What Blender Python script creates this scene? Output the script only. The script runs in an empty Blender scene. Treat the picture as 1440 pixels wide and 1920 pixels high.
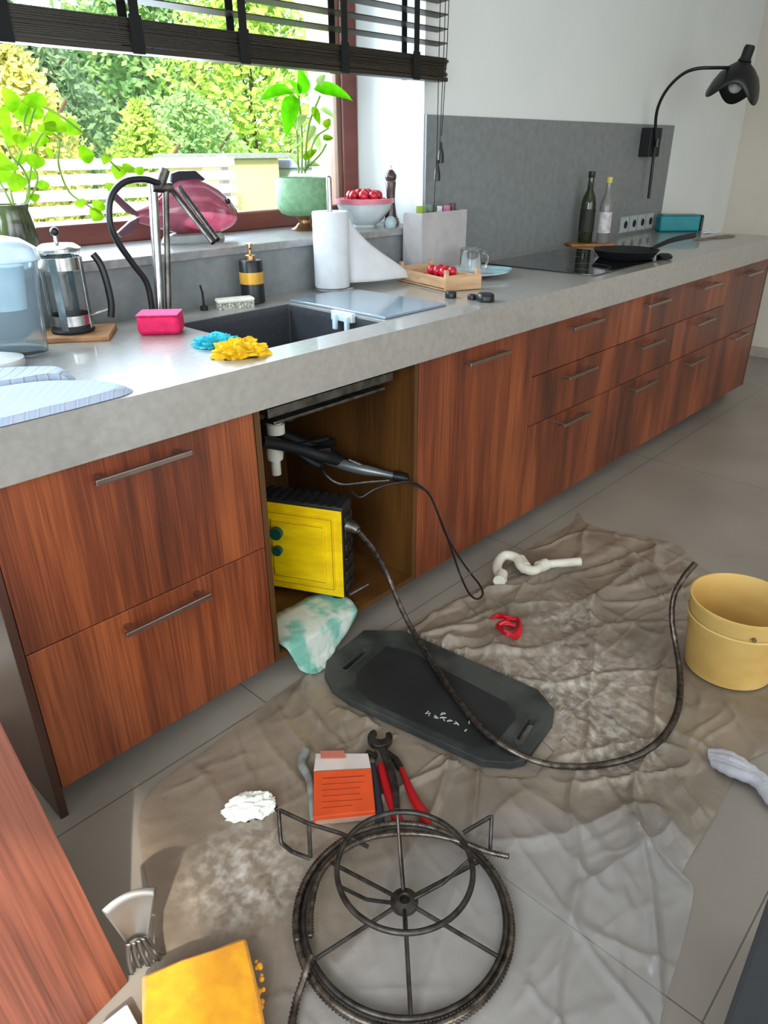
import bpy, bmesh, math, random
from mathutils import Vector, Matrix, noise
R = random.Random(7)
PI = math.pi
SC = bpy.context.scene
COL = SC.collection

# ------------------------------------------------------------------ camera
CAM = Vector((-0.51193, -1.33003, 1.35092)); YAW, PITCH, ROLL, FPX = 0.81661, 0.46216, -0.00582, 1358.749
fw = Vector((math.sin(YAW)*math.cos(PITCH), math.cos(YAW)*math.cos(PITCH), -math.sin(PITCH)))
r0 = Vector((math.cos(YAW), -math.sin(YAW), 0)); u0 = r0.cross(fw)
rt = r0*math.cos(ROLL)+u0*math.sin(ROLL); up = -r0*math.sin(ROLL)+u0*math.cos(ROLL)
cd = bpy.data.cameras.new('camera'); cam = bpy.data.objects.new('camera', cd); COL.objects.link(cam)
cd.sensor_fit = 'VERTICAL'; cd.sensor_height = 36; cd.lens = FPX/1920*36; cd.clip_start = 0.02
m = Matrix((rt, up, -fw)).transposed().to_4x4(); m.translation = CAM; cam.matrix_world = m
SC.camera = cam
def at(px, py, x=None, y=None, z=None):
    """point of the room seen at that place of the photograph, on the plane x=, y= or z="""
    d = fw + (px-720)/FPX*rt - (py-960)/FPX*up
    t = (x-CAM.x)/d.x if x is not None else (y-CAM.y)/d.y if y is not None else (z-CAM.z)/d.z
    return CAM + d*t

# ------------------------------------------------------------------ light
w = bpy.data.worlds.new('sky'); SC.world = w; w.use_nodes = True
nt = w.node_tree; nt.nodes.clear()
sky = nt.nodes.new('ShaderNodeTexSky'); sky.sky_type = 'NISHITA'; sky.sun_disc = False
sky.sun_elevation = math.radians(50); sky.sun_rotation = math.radians(230); sky.air_density = 1; sky.dust_density = 4
mixw = nt.nodes.new('ShaderNodeMix'); mixw.data_type = 'RGBA'; mixw.inputs[0].default_value = 0.6
mixw.inputs[7].default_value = (3.3, 3.9, 4.6, 1)
bg = nt.nodes.new('ShaderNodeBackground'); bg.inputs[1].default_value = 0.75
wo = nt.nodes.new('ShaderNodeOutputWorld')
nt.links.new(sky.outputs[0], mixw.inputs[6]); nt.links.new(mixw.outputs[2], bg.inputs[0]); nt.links.new(bg.outputs[0], wo.inputs[0])
def light(name, typ, loc, target, energy, color=(1, 1, 1), **k):
    ld = bpy.data.lights.new(name, typ); ld.energy = energy; ld.color = color
    for a, b in k.items(): setattr(ld, a, b)
    o = bpy.data.objects.new(name, ld); COL.objects.link(o); o.location = loc
    o.rotation_euler = (Vector(target)-Vector(loc)).to_track_quat('-Z', 'Y').to_euler()
    return o
light('sun', 'SUN', (-6, -5, 10), (3, 5, 0), 5.5, (1.0, 0.95, 0.85), angle=0.02)
# daylight of the glazed terrace door behind the photographer and of the window on the left
light('daylight_rear', 'AREA', (-0.7, -4.15, 1.35), (-0.1, -.2, 0.5), 42, (0.98, 0.97, 0.95), shape='RECTANGLE', size=2.4, size_y=2.2)
light('daylight_left', 'AREA', (-1.85, -1.75, 1.55), (0.5, -1.4, 0.0), 62, (0.72, 0.85, 1.0), shape='RECTANGLE', size=2.0, size_y=1.6)
light('daylight_window', 'AREA', (0.5, 1.22, 1.62), (0.9, 0.1, 0.9), 145, (0.70, 0.85, 1.0), shape='RECTANGLE', size=2.6, size_y=1.0)
light('ceiling_light', 'AREA', (1.9, -1.4, 2.6), (1.9, -1.4, 0), 9, (1.0, 0.82, 0.62), shape='RECTANGLE', size=2.6, size_y=1.0)
SC.view_settings.view_transform = 'Standard'; SC.view_settings.look = 'None'
SC.view_settings.exposure = -0.06; SC.view_settings.gamma = 1; SC.view_settings.use_curve_mapping = False

# ------------------------------------------------------------------ materials
def sr(r, g, b):
    f = lambda c: (c/255/12.92) if c/255 <= 0.04045 else ((c/255+0.055)/1.055)**2.4
    return (f(r), f(g), f(b), 1)
def mat(name, col, rough=0.5, metal=0.0, col2=None, scale=20, bump=0.0, bscale=None, spec=0.5, trans=0.0, alpha=1.0, coat=0.0, sub=0.0, ior=1.45, stretch=(1, 1, 1), lo=0.35, hi=0.65, detail=4, sheen=0.0):
    M = bpy.data.materials.new(name); M.use_nodes = True
    n = M.node_tree.nodes; l = M.node_tree.links; b = n['Principled BSDF']
    b.inputs['Base Color'].default_value = col; b.inputs['Roughness'].default_value = rough; b.inputs['Metallic'].default_value = metal
    b.inputs['Specular IOR Level'].default_value = spec; b.inputs['Transmission Weight'].default_value = trans
    b.inputs['Alpha'].default_value = alpha; b.inputs['Coat Weight'].default_value = coat; b.inputs['IOR'].default_value = ior
    b.inputs['Sheen Weight'].default_value = sheen; b.inputs['Coat Roughness'].default_value = 0.08
    if sub: b.inputs['Subsurface Weight'].default_value = sub; b.inputs['Subsurface Radius'].default_value = (0.02, 0.02, 0.02)
    tc = n.new('ShaderNodeTexCoord'); mp = n.new('ShaderNodeMapping'); mp.inputs['Scale'].default_value = stretch
    l.new(tc.outputs['Object'], mp.inputs[0])
    no = n.new('ShaderNodeTexNoise'); no.inputs['Scale'].default_value = scale; no.inputs['Detail'].default_value = detail
    l.new(mp.outputs[0], no.inputs[0])
    rp = n.new('ShaderNodeValToRGB'); rp.color_ramp.elements[0].position = lo; rp.color_ramp.elements[1].position = hi
    c2 = col2 or tuple(c*0.86 for c in col[:3])+(1,)
    rp.color_ramp.elements[0].color = c2; rp.color_ramp.elements[1].color = col
    l.new(no.outputs[0], rp.inputs[0]); l.new(rp.outputs[0], b.inputs['Base Color'])
    if bump:
        bp = n.new('ShaderNodeBump'); bp.inputs['Strength'].default_value = bump; bp.inputs['Distance'].default_value = 0.01
        n2 = n.new('ShaderNodeTexNoise'); n2.inputs['Scale'].default_value = bscale or scale*3; n2.inputs['Detail'].default_value = 5
        l.new(mp.outputs[0], n2.inputs[0]); l.new(n2.outputs[0], bp.inputs['Height']); l.new(bp.outputs[0], b.inputs['Normal'])
    return M
def wood(name, dark, mid, light_, rough=0.38, coat=0.15, figure=0.5):
    """walnut veneer, grain along local Z: broad bands, cathedral figure and fine pores"""
    M = bpy.data.materials.new(name); M.use_nodes = True
    n = M.node_tree.nodes; l = M.node_tree.links; b = n['Principled BSDF']
    tc = n.new('ShaderNodeTexCoord'); oi = n.new('ShaderNodeObjectInfo')
    sc = n.new('ShaderNodeMath'); sc.operation = 'MULTIPLY'; sc.inputs[1].default_value = 9.0
    va = n.new('ShaderNodeVectorMath'); va.operation = 'ADD'
    l.new(oi.outputs['Random'], sc.inputs[0]); l.new(tc.outputs['Object'], va.inputs[0]); l.new(sc.outputs[0], va.inputs[1])
    def ns(scale, st, detail, dist=0.0):
        mp = n.new('ShaderNodeMapping'); mp.inputs['Scale'].default_value = (1, 1, st); l.new(va.outputs[0], mp.inputs[0])
        t = n.new('ShaderNodeTexNoise'); t.inputs['Scale'].default_value = scale; t.inputs['Detail'].default_value = detail; t.inputs['Distortion'].default_value = dist
        l.new(mp.outputs[0], t.inputs[0]); return t.outputs[0]
    fig = ns(5.0, 0.13, 2, 0.3)
    mu = n.new('ShaderNodeMath'); mu.operation = 'MULTIPLY'; mu.inputs[1].default_value = 22.0; l.new(fig, mu.inputs[0])
    sn = n.new('ShaderNodeMath'); sn.operation = 'SINE'; l.new(mu.outputs[0], sn.inputs[0])
    def mr(src, a, c):
        q = n.new('ShaderNodeMapRange'); q.inputs[1].default_value = a; q.inputs[2].default_value = c; l.new(src, q.inputs[0]); return q.outputs[0]
    def mixf(f, a, c):
        q = n.new('ShaderNodeMix'); q.data_type = 'FLOAT'; q.inputs[0].default_value = f; l.new(a, q.inputs[2]); l.new(c, q.inputs[3]); return q.outputs[0]
    v = mixf(figure, mr(ns(16, 0.03, 4), .3, .7), mr(sn.outputs[0], -1, 1))
    pores = ns(190, 0.025, 3)
    v = mixf(.42, v, mr(pores, .3, .7))
    v = mixf(.25, v, mr(ns(2.2, .3, 2), .35, .65))
    rp = n.new('ShaderNodeValToRGB'); e = rp.color_ramp.elements
    e[0].position = .15; e[0].color = dark; e[1].position = .85; e[1].color = light_; k = e.new(.5); k.color = mid
    l.new(v, rp.inputs[0]); l.new(rp.outputs[0], b.inputs['Base Color'])
    b.inputs['Roughness'].default_value = rough; b.inputs['Coat Weight'].default_value = coat; b.inputs['Coat Roughness'].default_value = 0.3
    bp = n.new('ShaderNodeBump'); bp.inputs['Strength'].default_value = .06; bp.inputs['Distance'].default_value = .002
    l.new(pores, bp.inputs['Height']); l.new(bp.outputs[0], b.inputs['Normal'])
    return M
WAL = wood('walnut_veneer', sr(54, 22, 8), sr(107, 49, 22), sr(148, 77, 38), figure=.48)
WAL_IN = wood('walnut_inside', sr(58, 36, 14), sr(84, 52, 20), sr(104, 68, 28), coat=0)
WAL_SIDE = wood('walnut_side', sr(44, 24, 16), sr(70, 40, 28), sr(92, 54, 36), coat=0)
WAL_P = wood('walnut_panel', sr(72, 34, 20), sr(116, 62, 42), sr(140, 82, 58), rough=0.45, coat=0.1, figure=.6)
STONE = mat('grey_quartz', sr(152, 147, 137), 0.38, col2=sr(138, 133, 124), scale=55, lo=0.3, hi=0.7, coat=0.7, spec=1.0)
STONE.node_tree.nodes['Principled BSDF'].inputs['Coat IOR'].default_value = 1.75
SILLM = mat('sill_stone', sr(150, 148, 145), 0.3, col2=sr(128, 127, 124), scale=40, coat=0.1)
SPLASH = mat('splash_stone', sr(128, 131, 130), 0.42, col2=sr(112, 116, 116), scale=30, detail=10, bump=0.03, lo=.25, hi=.75)
WHITE = mat('white_wall_paint', sr(219, 221, 216), 0.85, col2=sr(215, 218, 213), scale=4)
WARMW = mat('warm_wall_paint', sr(204, 196, 182), 0.85, col2=sr(199, 191, 177), scale=4)
CEIL = mat('ceiling_paint', sr(225, 225, 222), 0.9)
FRAME = mat('mahogany_frame', sr(128, 66, 56), 0.4, col2=sr(98, 48, 40), scale=8, stretch=(0.2, 1, 1), coat=0.2)
BLIND = mat('dark_blind_wood', sr(50, 43, 30), 0.42, col2=sr(34, 29, 20), scale=6, stretch=(0.3, 4, 8))
TAPE = mat('black_ladder_tape', sr(16, 17, 15), 0.9)
CHROME = mat('brushed_steel', sr(190, 188, 182), 0.24, 1.0, col2=sr(160, 158, 152), scale=30)
HANDLE = mat('nickel_handle', sr(170, 152, 138), 0.32, 1.0)
STEEL = mat('dull_steel', sr(120, 116, 108), 0.4, 1.0, col2=sr(80, 76, 70), scale=30)
IRON = mat('dark_iron', sr(84, 80, 74), 0.45, 0.8, col2=sr(52, 48, 44), scale=40)
CABLE = mat('spring_cable', sr(120, 110, 98), 0.36, 0.85, col2=sr(70, 62, 55), scale=60)
BLACK = mat('black_plastic', sr(20, 21, 22), 0.35)
BLACKM = mat('black_matt', sr(18, 19, 20), 0.6)
RUBBER = mat('black_rubber', sr(24, 24, 24), 0.6)
HOB = mat('hob_glass', sr(22, 23, 25), 0.06, coat=0.5)
SINKM = mat('graphite_sink', sr(62, 64, 68), 0.45, col2=sr(54, 56, 60), scale=80)
YEL = mat('yellow_enamel', sr(244, 206, 4), 0.4, col2=sr(224, 180, 2), scale=12, stretch=(1, 1, 3))
GLASS = mat('clear_glass', (0.95, 0.98, 0.98, 1), 0.03, trans=1.0, col2=(0.93, 0.97, 0.97, 1), ior=1.3)
JUG = mat('bluish_jug_plastic', sr(226, 238, 242), 0.12, trans=0.93, col2=sr(220, 234, 240), ior=1.15)
PAPER = mat('white_paper', sr(206, 208, 208), 0.9, col2=sr(198, 200, 201), bump=0.15, bscale=160)
CERAM = mat('white_ceramic', sr(226, 230, 230), 0.2, coat=0.4)
BEIGEW = mat('raw_wood', sr(196, 160, 122), 0.7, col2=sr(170, 132, 94), scale=14, stretch=(0.3, 1, 3))
RED = mat('red_fruit', sr(196, 24, 44), 0.3, col2=sr(150, 14, 30), scale=30, coat=0.3)
GREENL = mat('leaf_green', sr(120, 190, 20), 0.45, col2=sr(80, 150, 12), scale=12, trans=0.0)
for M_, c in ((GREENL, 0.5),):
    M_.node_tree.nodes['Principled BSDF'].inputs['Subsurface Weight'].default_value = 0.0

def two_sided_leaf(name, c1, c2, scale=6, tr=0.5):
    M = bpy.data.materials.new(name); M.use_nodes = True
    n = M.node_tree.nodes; l = M.node_tree.links; n.remove(n['Principled BSDF'])
    out = n['Material Output']; tc = n.new('ShaderNodeTexCoord'); no = n.new('ShaderNodeTexNoise'); no.inputs['Scale'].default_value = scale; no.inputs['Detail'].default_value = 5
    rp = n.new('ShaderNodeValToRGB'); rp.color_ramp.elements[0].position = 0.35; rp.color_ramp.elements[1].position = 0.65
    rp.color_ramp.elements[0].color = c1; rp.color_ramp.elements[1].color = c2
    l.new(tc.outputs['Object'], no.inputs[0]); l.new(no.outputs[0], rp.inputs[0])
    d = n.new('ShaderNodeBsdfDiffuse'); t = n.new('ShaderNodeBsdfTranslucent'); mx = n.new('ShaderNodeMixShader'); mx.inputs[0].default_value = tr
    l.new(rp.outputs[0], d.inputs[0]); l.new(rp.outputs[0], t.inputs[0]); l.new(d.outputs[0], mx.inputs[1]); l.new(t.outputs[0], mx.inputs[2]); l.new(mx.outputs[0], out.inputs[0])
    return M
LEAF = two_sided_leaf('pothos_leaf', sr(84, 132, 10), sr(128, 168, 26), 20, .4)
LEAF2 = two_sided_leaf('broad_leaf', sr(64, 150, 6), sr(96, 186, 16), 20, .4)
LEAFD = two_sided_leaf('pale_young_leaf', sr(130, 155, 84), sr(164, 184, 112), 20, .4)
FOL = [two_sided_leaf('foliage_yellow', sr(205, 205, 110), sr(240, 238, 165), 3),
       two_sided_leaf('foliage_green', sr(130, 172, 112), sr(186, 214, 145), 2),
       two_sided_leaf('foliage_deep', sr(118, 150, 112), sr(166, 190, 146), 2),
       two_sided_leaf('foliage_lime', sr(170, 205, 90), sr(218, 234, 140), 3)]

# ------------------------------------------------------------------ mesh helpers
def tagit(o, label=None, cat=None, group=None, kind=None):
    if label: o['label'] = label
    if cat: o['category'] = cat
    if group: o['group'] = group
    if kind: o['kind'] = kind
    return o
def thing(name, label, cat, loc=(0, 0, 0), rz=0.0, group=None):
    o = bpy.data.objects.new(name, None); COL.objects.link(o); o.location = loc; o.rotation_euler = (0, 0, rz)
    o.empty_display_size = 0.05
    return tagit(o, label, cat, group)
def link(name, bm, M, parent=None, smooth=False, world=True, bevel=0.0, solid=0.0, subsurf=0, sang=0.7):
    me = bpy.data.meshes.new(name)
    bmesh.ops.recalc_face_normals(bm, faces=bm.faces[:])
    if smooth:
        for f in bm.faces: f.smooth = True
        for e in bm.edges:
            if len(e.link_faces) == 2 and e.calc_face_angle(0) > sang: e.smooth = False
    bm.to_mesh(me); bm.free()
    for x in (M if isinstance(M, (list, tuple)) else [M]): me.materials.append(x)
    o = bpy.data.objects.new(name, me); COL.objects.link(o)
    if parent:
        o.parent = parent
        if world:      # geometry was written in room coordinates
            mw = Matrix.LocRotScale(parent.location, parent.rotation_euler, parent.scale)
            p = parent.parent
            while p: mw = Matrix.LocRotScale(p.location, p.rotation_euler, p.scale) @ mw; p = p.parent
            me.transform(mw.inverted())
    if solid: s = o.modifiers.new('solid', 'SOLIDIFY'); s.thickness = solid; s.offset = 0
    if bevel: b = o.modifiers.new('bevel', 'BEVEL'); b.width = bevel; b.segments = 2; b.limit_method = 'ANGLE'
    if subsurf: s = o.modifiers.new('sub', 'SUBSURF'); s.levels = s.render_levels = subsurf
    return o
def box(bm, x0, x1, y0, y1, z0, z1, mi=0):
    v = [bm.verts.new((x, y, z)) for z in (z0, z1) for x, y in ((x0, y0), (x1, y0), (x1, y1), (x0, y1))]
    for f in ((0, 3, 2, 1), (4, 5, 6, 7), (0, 1, 5, 4), (1, 2, 6, 5), (2, 3, 7, 6), (3, 0, 4, 7)):
        bm.faces.new([v[i] for i in f]).material_index = mi
    return v
def bx(*a): bm = bmesh.new(); box(bm, *a); return bm
def xf(verts, M):
    for v in verts: v.co = M @ v.co
def crom(pts, n=8, closed=False):
    P = [Vector(p) for p in pts]; out = []
    N = len(P)
    for i in range(N if closed else N-1):
        a = P[(i-1) % N] if closed or i > 0 else P[0]*2-P[1]
        b = P[i]; c = P[(i+1) % N]; d = P[(i+2) % N] if closed or i+2 < N else P[-1]*2-P[-2]
        for k in range(n):
            t = k/n; out.append(0.5*((2*b)+(c-a)*t+(2*a-5*b+4*c-d)*t*t+(3*b-a-3*c+d)*t**3))
    if not closed: out.append(P[-1])
    return out
def resample(P, step):
    out = [P[0]]; acc = 0
    for i in range(1, len(P)):
        a, b = P[i-1], P[i]; L = (b-a).length
        if L < 1e-9: continue
        d = step-acc
        while d <= L: out.append(a.lerp(b, d/L)); d += step
        acc = L-(d-step)
    return out
def tube(bm, P, r, seg=10, closed=False, cap=True, mi=0):
    P = [Vector(p) for p in P]; n = len(P); rings = []; nv = None
    for i in range(n):
        t = (P[(i+1) % n]-P[i-1]) if (closed or 0 < i < n-1) else (P[1]-P[0] if i == 0 else P[-1]-P[-2])
        if t.length < 1e-9: t = Vector((0, 0, 1))
        t.normalize()
        if nv is None: nv = t.orthogonal().normalized()
        nv = (nv-t*nv.dot(t)); nv = nv.normalized() if nv.length > 1e-6 else t.orthogonal().normalized()
        bn = t.cross(nv); rr = r(i, n) if callable(r) else r
        rings.append([bm.verts.new(P[i]+(nv*math.cos(a)+bn*math.sin(a))*rr) for a in [2*PI*k/seg for k in range(seg)]])
    for i in range(n if closed else n-1):
        A, B = rings[i], rings[(i+1) % n]
        sh = 0
        if closed and i == n-1: sh = min(range(seg), key=lambda s: (A[0].co-B[s].co).length)
        for k in range(seg): bm.faces.new((A[k], A[(k+1) % seg], B[(k+1+sh) % seg], B[(k+sh) % seg])).material_index = mi
    if cap and not closed: bm.faces.new(rings[0]).material_index = mi; bm.faces.new(rings[-1]).material_index = mi
def lathe(bm, prof, c=(0, 0, 0), seg=40, mi=0, M=None):
    c = Vector(c); rings = []
    for r, z in prof:
        if r < 1e-5: rings.append([bm.verts.new(c+Vector((0, 0, z)))])
        else: rings.append([bm.verts.new(c+Vector((r*math.cos(2*PI*k/seg), r*math.sin(2*PI*k/seg), z))) for k in range(seg)])
    for A, B in zip(rings, rings[1:]):
        for k in range(seg):
            k2 = (k+1) % seg
            f = [A[k % len(A)], A[k2 % len(A)], B[k2 % len(B)], B[k % len(B)]]
            f = list(dict.fromkeys(f))
            if len(f) > 2: bm.faces.new(f).material_index = mi
    vs = [v for r_ in rings for v in r_]
    if M: xf(vs, M)
    return vs
def prism(bm, poly, z0, z1, mi=0):
    a = [bm.verts.new((x, y, z0)) for x, y in poly]; b = [bm.verts.new((x, y, z1)) for x, y in poly]
    bm.faces.new(a); bm.faces.new(b)
    for i in range(len(a)): bm.faces.new((a[i], a[(i+1) % len(a)], b[(i+1) % len(a)], b[i]))
    for f in bm.faces: f.material_index = f.material_index or mi
    return a+b
def ball(bm, c, r, sc=(1, 1, 1), seg=16, jit=0):
    g = bmesh.ops.create_uvsphere(bm, u_segments=seg, v_segments=seg//2+2, radius=r)
    for v in g['verts']:
        if jit: v.co *= 1+jit*noise.noise(v.co*20+Vector(c)*9)
        v.co = Vector((v.co.x*sc[0], v.co.y*sc[1], v.co.z*sc[2]))+Vector(c)
    return g['verts']
def inpoly(x, y, P):
    s = False; j = len(P)-1
    for i in range(len(P)):
        if (P[i][1] > y) != (P[j][1] > y) and x < (P[j][0]-P[i][0])*(y-P[i][1])/(P[j][1]-P[i][1])+P[i][0]: s = not s
        j = i
    return s
def ring_sheet(bm, poly, hfun, nr=24, step=0.02, center=None, smooth=True, mif=None):
    """a thin laid cloth with that outline: rings shrinking to the middle, heights from hfun"""
    pts = crom([(p[0], p[1], 0) for p in poly], 6, True) if smooth else [Vector((p[0], p[1], 0)) for p in poly]
    pts = resample(pts+[pts[0]], step)
    c = Vector((center[0], center[1], 0)) if center else sum(pts, Vector())/len(pts)
    rings = []
    for i in range(nr+1):
        s = 1-i/(nr+1)*1.0
        ring = []
        for p in pts:
            q = c.lerp(p, s); ring.append(bm.verts.new((q.x, q.y, hfun(q.x, q.y, 1-s))))
        rings.append(ring)
    n = len(pts)
    for A, B in zip(rings, rings[1:]):
        for k in range(n):
            f = bm.faces.new((A[k], A[(k+1) % n], B[(k+1) % n], B[k]))
            if mif: f.material_index = mif(f.calc_center_median())
    cv = bm.verts.new((c.x, c.y, hfun(c.x, c.y, 1)))
    for k in range(n): bm.faces.new((rings[-1][k], rings[-1][(k+1) % n], cv))
def rumple(bm, c, rx, ry, h, rz=0, seed=0, n=26, fr=22, amp=0.5):
    """a crumpled wad of cloth: folded lump resting on its base"""
    g = bmesh.ops.create_icosphere(bm, subdivisions=5, radius=1)
    cz, sz = math.cos(rz), math.sin(rz)
    for v in g['verts']:
        p = v.co.copy(); q = p*2.2+Vector((seed*3.1, seed, 0))
        d = 1-abs(noise.noise(q))*1.6*amp+noise.noise(q*2.3)*0.45*amp-abs(noise.noise(q*4.6))*0.25*amp
        p *= max(0.35, d)
        x, y, z = p.x*rx, p.y*ry, max(-0.12, p.z)*h
        v.co = Vector((c[0]+x*cz-y*sz, c[1]+x*sz+y*cz, c[2]+z+0.12*h))

def struct(name, bm, M, **k):
    return tagit(link(name, bm, M, **k), kind='structure')

# ------------------------------------------------------------------ the room
H = 0.92; YB = 0.66            # worktop height, face of the back wall lining
def floor_mat():
    M = mat('floor_tile', sr(148, 139, 126), 0.36, col2=sr(137, 128, 116), scale=3, bump=0.03, bscale=60, coat=0.12)
    n = M.node_tree.nodes; l = M.node_tree.links; b = n['Principled BSDF']
    src = b.inputs['Base Color'].links[0].from_socket
    geo = n.new('ShaderNodeNewGeometry'); sp = n.new('ShaderNodeSeparateXYZ'); l.new(geo.outputs['Position'], sp.inputs[0])
    outs = []
    for ax, o in (('X', 0.39), ('Y', -0.04)):
        s = n.new('ShaderNodeMath'); s.operation = 'SUBTRACT'; l.new(sp.outputs[ax], s.inputs[0]); s.inputs[1].default_value = o
        p = n.new('ShaderNodeMath'); p.operation = 'PINGPONG'; l.new(s.outputs[0], p.inputs[0]); p.inputs[1].default_value = 0.595
        q = n.new('ShaderNodeMath'); q.operation = 'LESS_THAN'; l.new(p.outputs[0], q.inputs[0]); q.inputs[1].default_value = 0.0016
        outs.append(q)
    mx = n.new('ShaderNodeMath'); mx.operation = 'MAXIMUM'; l.new(outs[0].outputs[0], mx.inputs[0]); l.new(outs[1].outputs[0], mx.inputs[1])
    mm = n.new('ShaderNodeMix'); mm.data_type = 'RGBA'; l.new(mx.outputs[0], mm.inputs[0]); l.new(src, mm.inputs[6]); mm.inputs[7].default_value = sr(86, 80, 73)
    l.new(mm.outputs[2], b.inputs['Base Color'])
    return M
XL, XR, YF, ZC = -2.0, 5.15, -4.4, 2.75
struct('floor', bx(XL-.2, XR+.2, YF-.2, 1.3, -0.08, 0), floor_mat())
struct('ceiling', bx(XL-.2, XR+.2, YF-.2, 1.35, ZC, ZC+.15), CEIL)
bm = bmesh.new(); WX1, WX0, WZ0, WZ1, YO = 1.85, -1.35, 1.065, 2.3, 1.12
box(bm, WX1, XR+.2, YB+.012, YO, 0, ZC); box(bm, XL-.2, WX0, YB+.012, YO, 0, ZC)
box(bm, WX0, WX1, YB+.012, YO, 0, WZ0); box(bm, WX0, WX1, YB+.012, YO, WZ1, ZC)
struct('wall_back', bm, WHITE)
struct('wall_right', bx(XR, XR+.2, YF, YB+.012, 0, ZC), WARMW)
bm = bmesh.new()
box(bm, XL-.2, XL, YF, -2.8, 0, ZC); box(bm, XL-.2, XL, -0.7, YB+.012, 0, ZC); box(bm, XL-.2, XL, -2.8, -0.7, 0, .7); box(bm, XL-.2, XL, -2.8, -0.7, 2.4, ZC)
struct('wall_left', bm, WHITE)
bm = bmesh.new()
box(bm, XL-.2, -1.6, YF-.2, YF, 0, ZC); box(bm, 2.8, XR+.2, YF-.2, YF, 0, ZC); box(bm, -1.6, 2.8, YF-.2, YF, 2.5, ZC)
struct('wall_front', bm, WHITE)
struct('baseboard_right', bx(XR-.015, XR, YF, YB, 0, .07), mat('baseboard_tile', sr(170, 162, 150), 0.5), bevel=0.002)
# the window over the sink: mahogany frame, clear pane, and stone sill
wn = struct('window_1', (lambda b: (box(b, WX0, 1.845, 1.02, 1.09, 1.087, 1.152), box(b, 1.765, 1.848, 1.02, 1.09, 1.152, WZ1), box(b, WX0, WX0+.08, 1.02, 1.09, 1.152, WZ1), box(b, WX0+.08, 1.765, 1.02, 1.09, WZ1-.08, WZ1), b)[-1])(bmesh.new()), FRAME, bevel=0.006)
bm = bmesh.new(); box(bm, WX0+.07, 1.78, 1.045, 1.05, 1.14, WZ1-.07)
PANE = bpy.data.materials.new('window_pane'); PANE.use_nodes = True
n_ = PANE.node_tree.nodes; n_.remove(n_['Principled BSDF']); tb = n_.new('ShaderNodeBsdfTransparent'); gb = n_.new('ShaderNodeBsdfGlossy'); gb.inputs['Roughness'].default_value = 0.02
fr_ = n_.new('ShaderNodeFresnel'); fr_.inputs[0].default_value = 1.25; ms = n_.new('ShaderNodeMixShader')
PANE.node_tree.links.new(fr_.outputs[0], ms.inputs[0]); PANE.node_tree.links.new(tb.outputs[0], ms.inputs[1]); PANE.node_tree.links.new(gb.outputs[0], ms.inputs[2]); PANE.node_tree.links.new(ms.outputs[0], n_['Material Output'].inputs[0])
pn = link('window_pane', bm, PANE, wn)
ss = link('sash_strip', bx(1.742, 1.766, 1.03, 1.08, 1.15, WZ1-.08), mat('frame_inner_strip', sr(120, 84, 62), 0.5), wn, bevel=0.003)
bm = bmesh.new(); box(bm, WX0+.001, 1.845, YB-.012, 1.11, 1.062, 1.087)
struct('trim_1', bm, SILLM, bevel=0.003)
struct('trim_2', bx(WX0, 1.852, YB, YB+.0115, H, 1.061), SPLASH)       # stone upstand below the sill
struct('trim_3', bx(1.853, 4.055, YB, YB+.0115, H, 1.4722), SPLASH)   # stone splashback

# ------------------------------------------------------------------ kitchen cabinets
XS = [-0.1506, 0.4598, 1.0548, 1.6708, 2.2941, 2.8813, 3.4660, 4.0512]
ZB, ZT, G3, G2 = 0.0792, 0.8085, 0.4458, 0.6318
def handle(xc, z, parent, L=0.22, yf=0.0):
    b = bmesh.new(); y1 = yf-0.034
    box(b, xc-L/2, xc+L/2, y1-.005, y1+.005, z-.006, z+.006)
    for s in (-1, 1): box(b, xc+s*(L/2-.02)-.006, xc+s*(L/2-.02)+.006, y1+.004, yf+.002, z-.005, z+.005)
    return link('handle', b, HANDLE, parent, bevel=0.0015)
def front(name, x0, x1, z0, z1, parent, hz):
    f = link(name, bx(x0+.0012, x1-.0012, 0, .02, z0+.0014, z1-.0014), WAL, parent, bevel=0.0012)
    handle((x0+x1)/2+.0, hz, f)
    return f
def carcass(x0, x1, parent, M=WAL_IN, back=True):
    b = bmesh.new(); t = .018
    box(b, x0+.0015, x0+t, .0225, .63, ZB, ZT-.002); box(b, x1-t, x1-.0015, .0225, .63, ZB, ZT-.002)
    box(b, x0+t, x1-t, .0225, .63, ZB, ZB+t); box(b, x0+t, x1-t, .612, .63, ZB+t, ZT-.002)
    box(b, x0+t, x1-t, .0225, .12, ZT-.02, ZT-.002) if back else None
    return link('carcass', b, M, parent)
def plinth(x0, x1, parent): return link('plinth', bx(x0+.002, x1-.002, .085, .1, 0, ZB-.001), WAL_SIDE, parent)
info = [
 (0, [('drawer', ZB, G3, .41), ('drawer', G3, ZT, .773)], 'walnut cabinet with two deep drawers at the left end, beside the open sink cupboard'),
 (2, [('door', ZB, ZT, .766)], 'walnut cabinet with one tall full-height door, right of the open sink cupboard'),
 (3, [('drawer', ZB, G3, .405), ('drawer', G3, G2, .59), ('drawer', G2, ZT, .774)], 'walnut three-drawer cabinet next to the tall single door'),
 (4, [('drawer', ZB, G3, .405), ('drawer', G3, G2, .591), ('drawer', G2, ZT, .768)], 'walnut three-drawer cabinet, middle one of the three under the hob side'),
 (5, [('drawer', ZB, G3, .401), ('drawer', G3, G2, .597), ('drawer', G2, ZT, .767)], 'walnut three-drawer cabinet, farthest of the three, beside the two-front end cabinet'),
 (6, [('drawer', ZB, G3, .427), ('door', G3, ZT, .76)], 'walnut end cabinet with two tall fronts at the far right of the run')]
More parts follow.
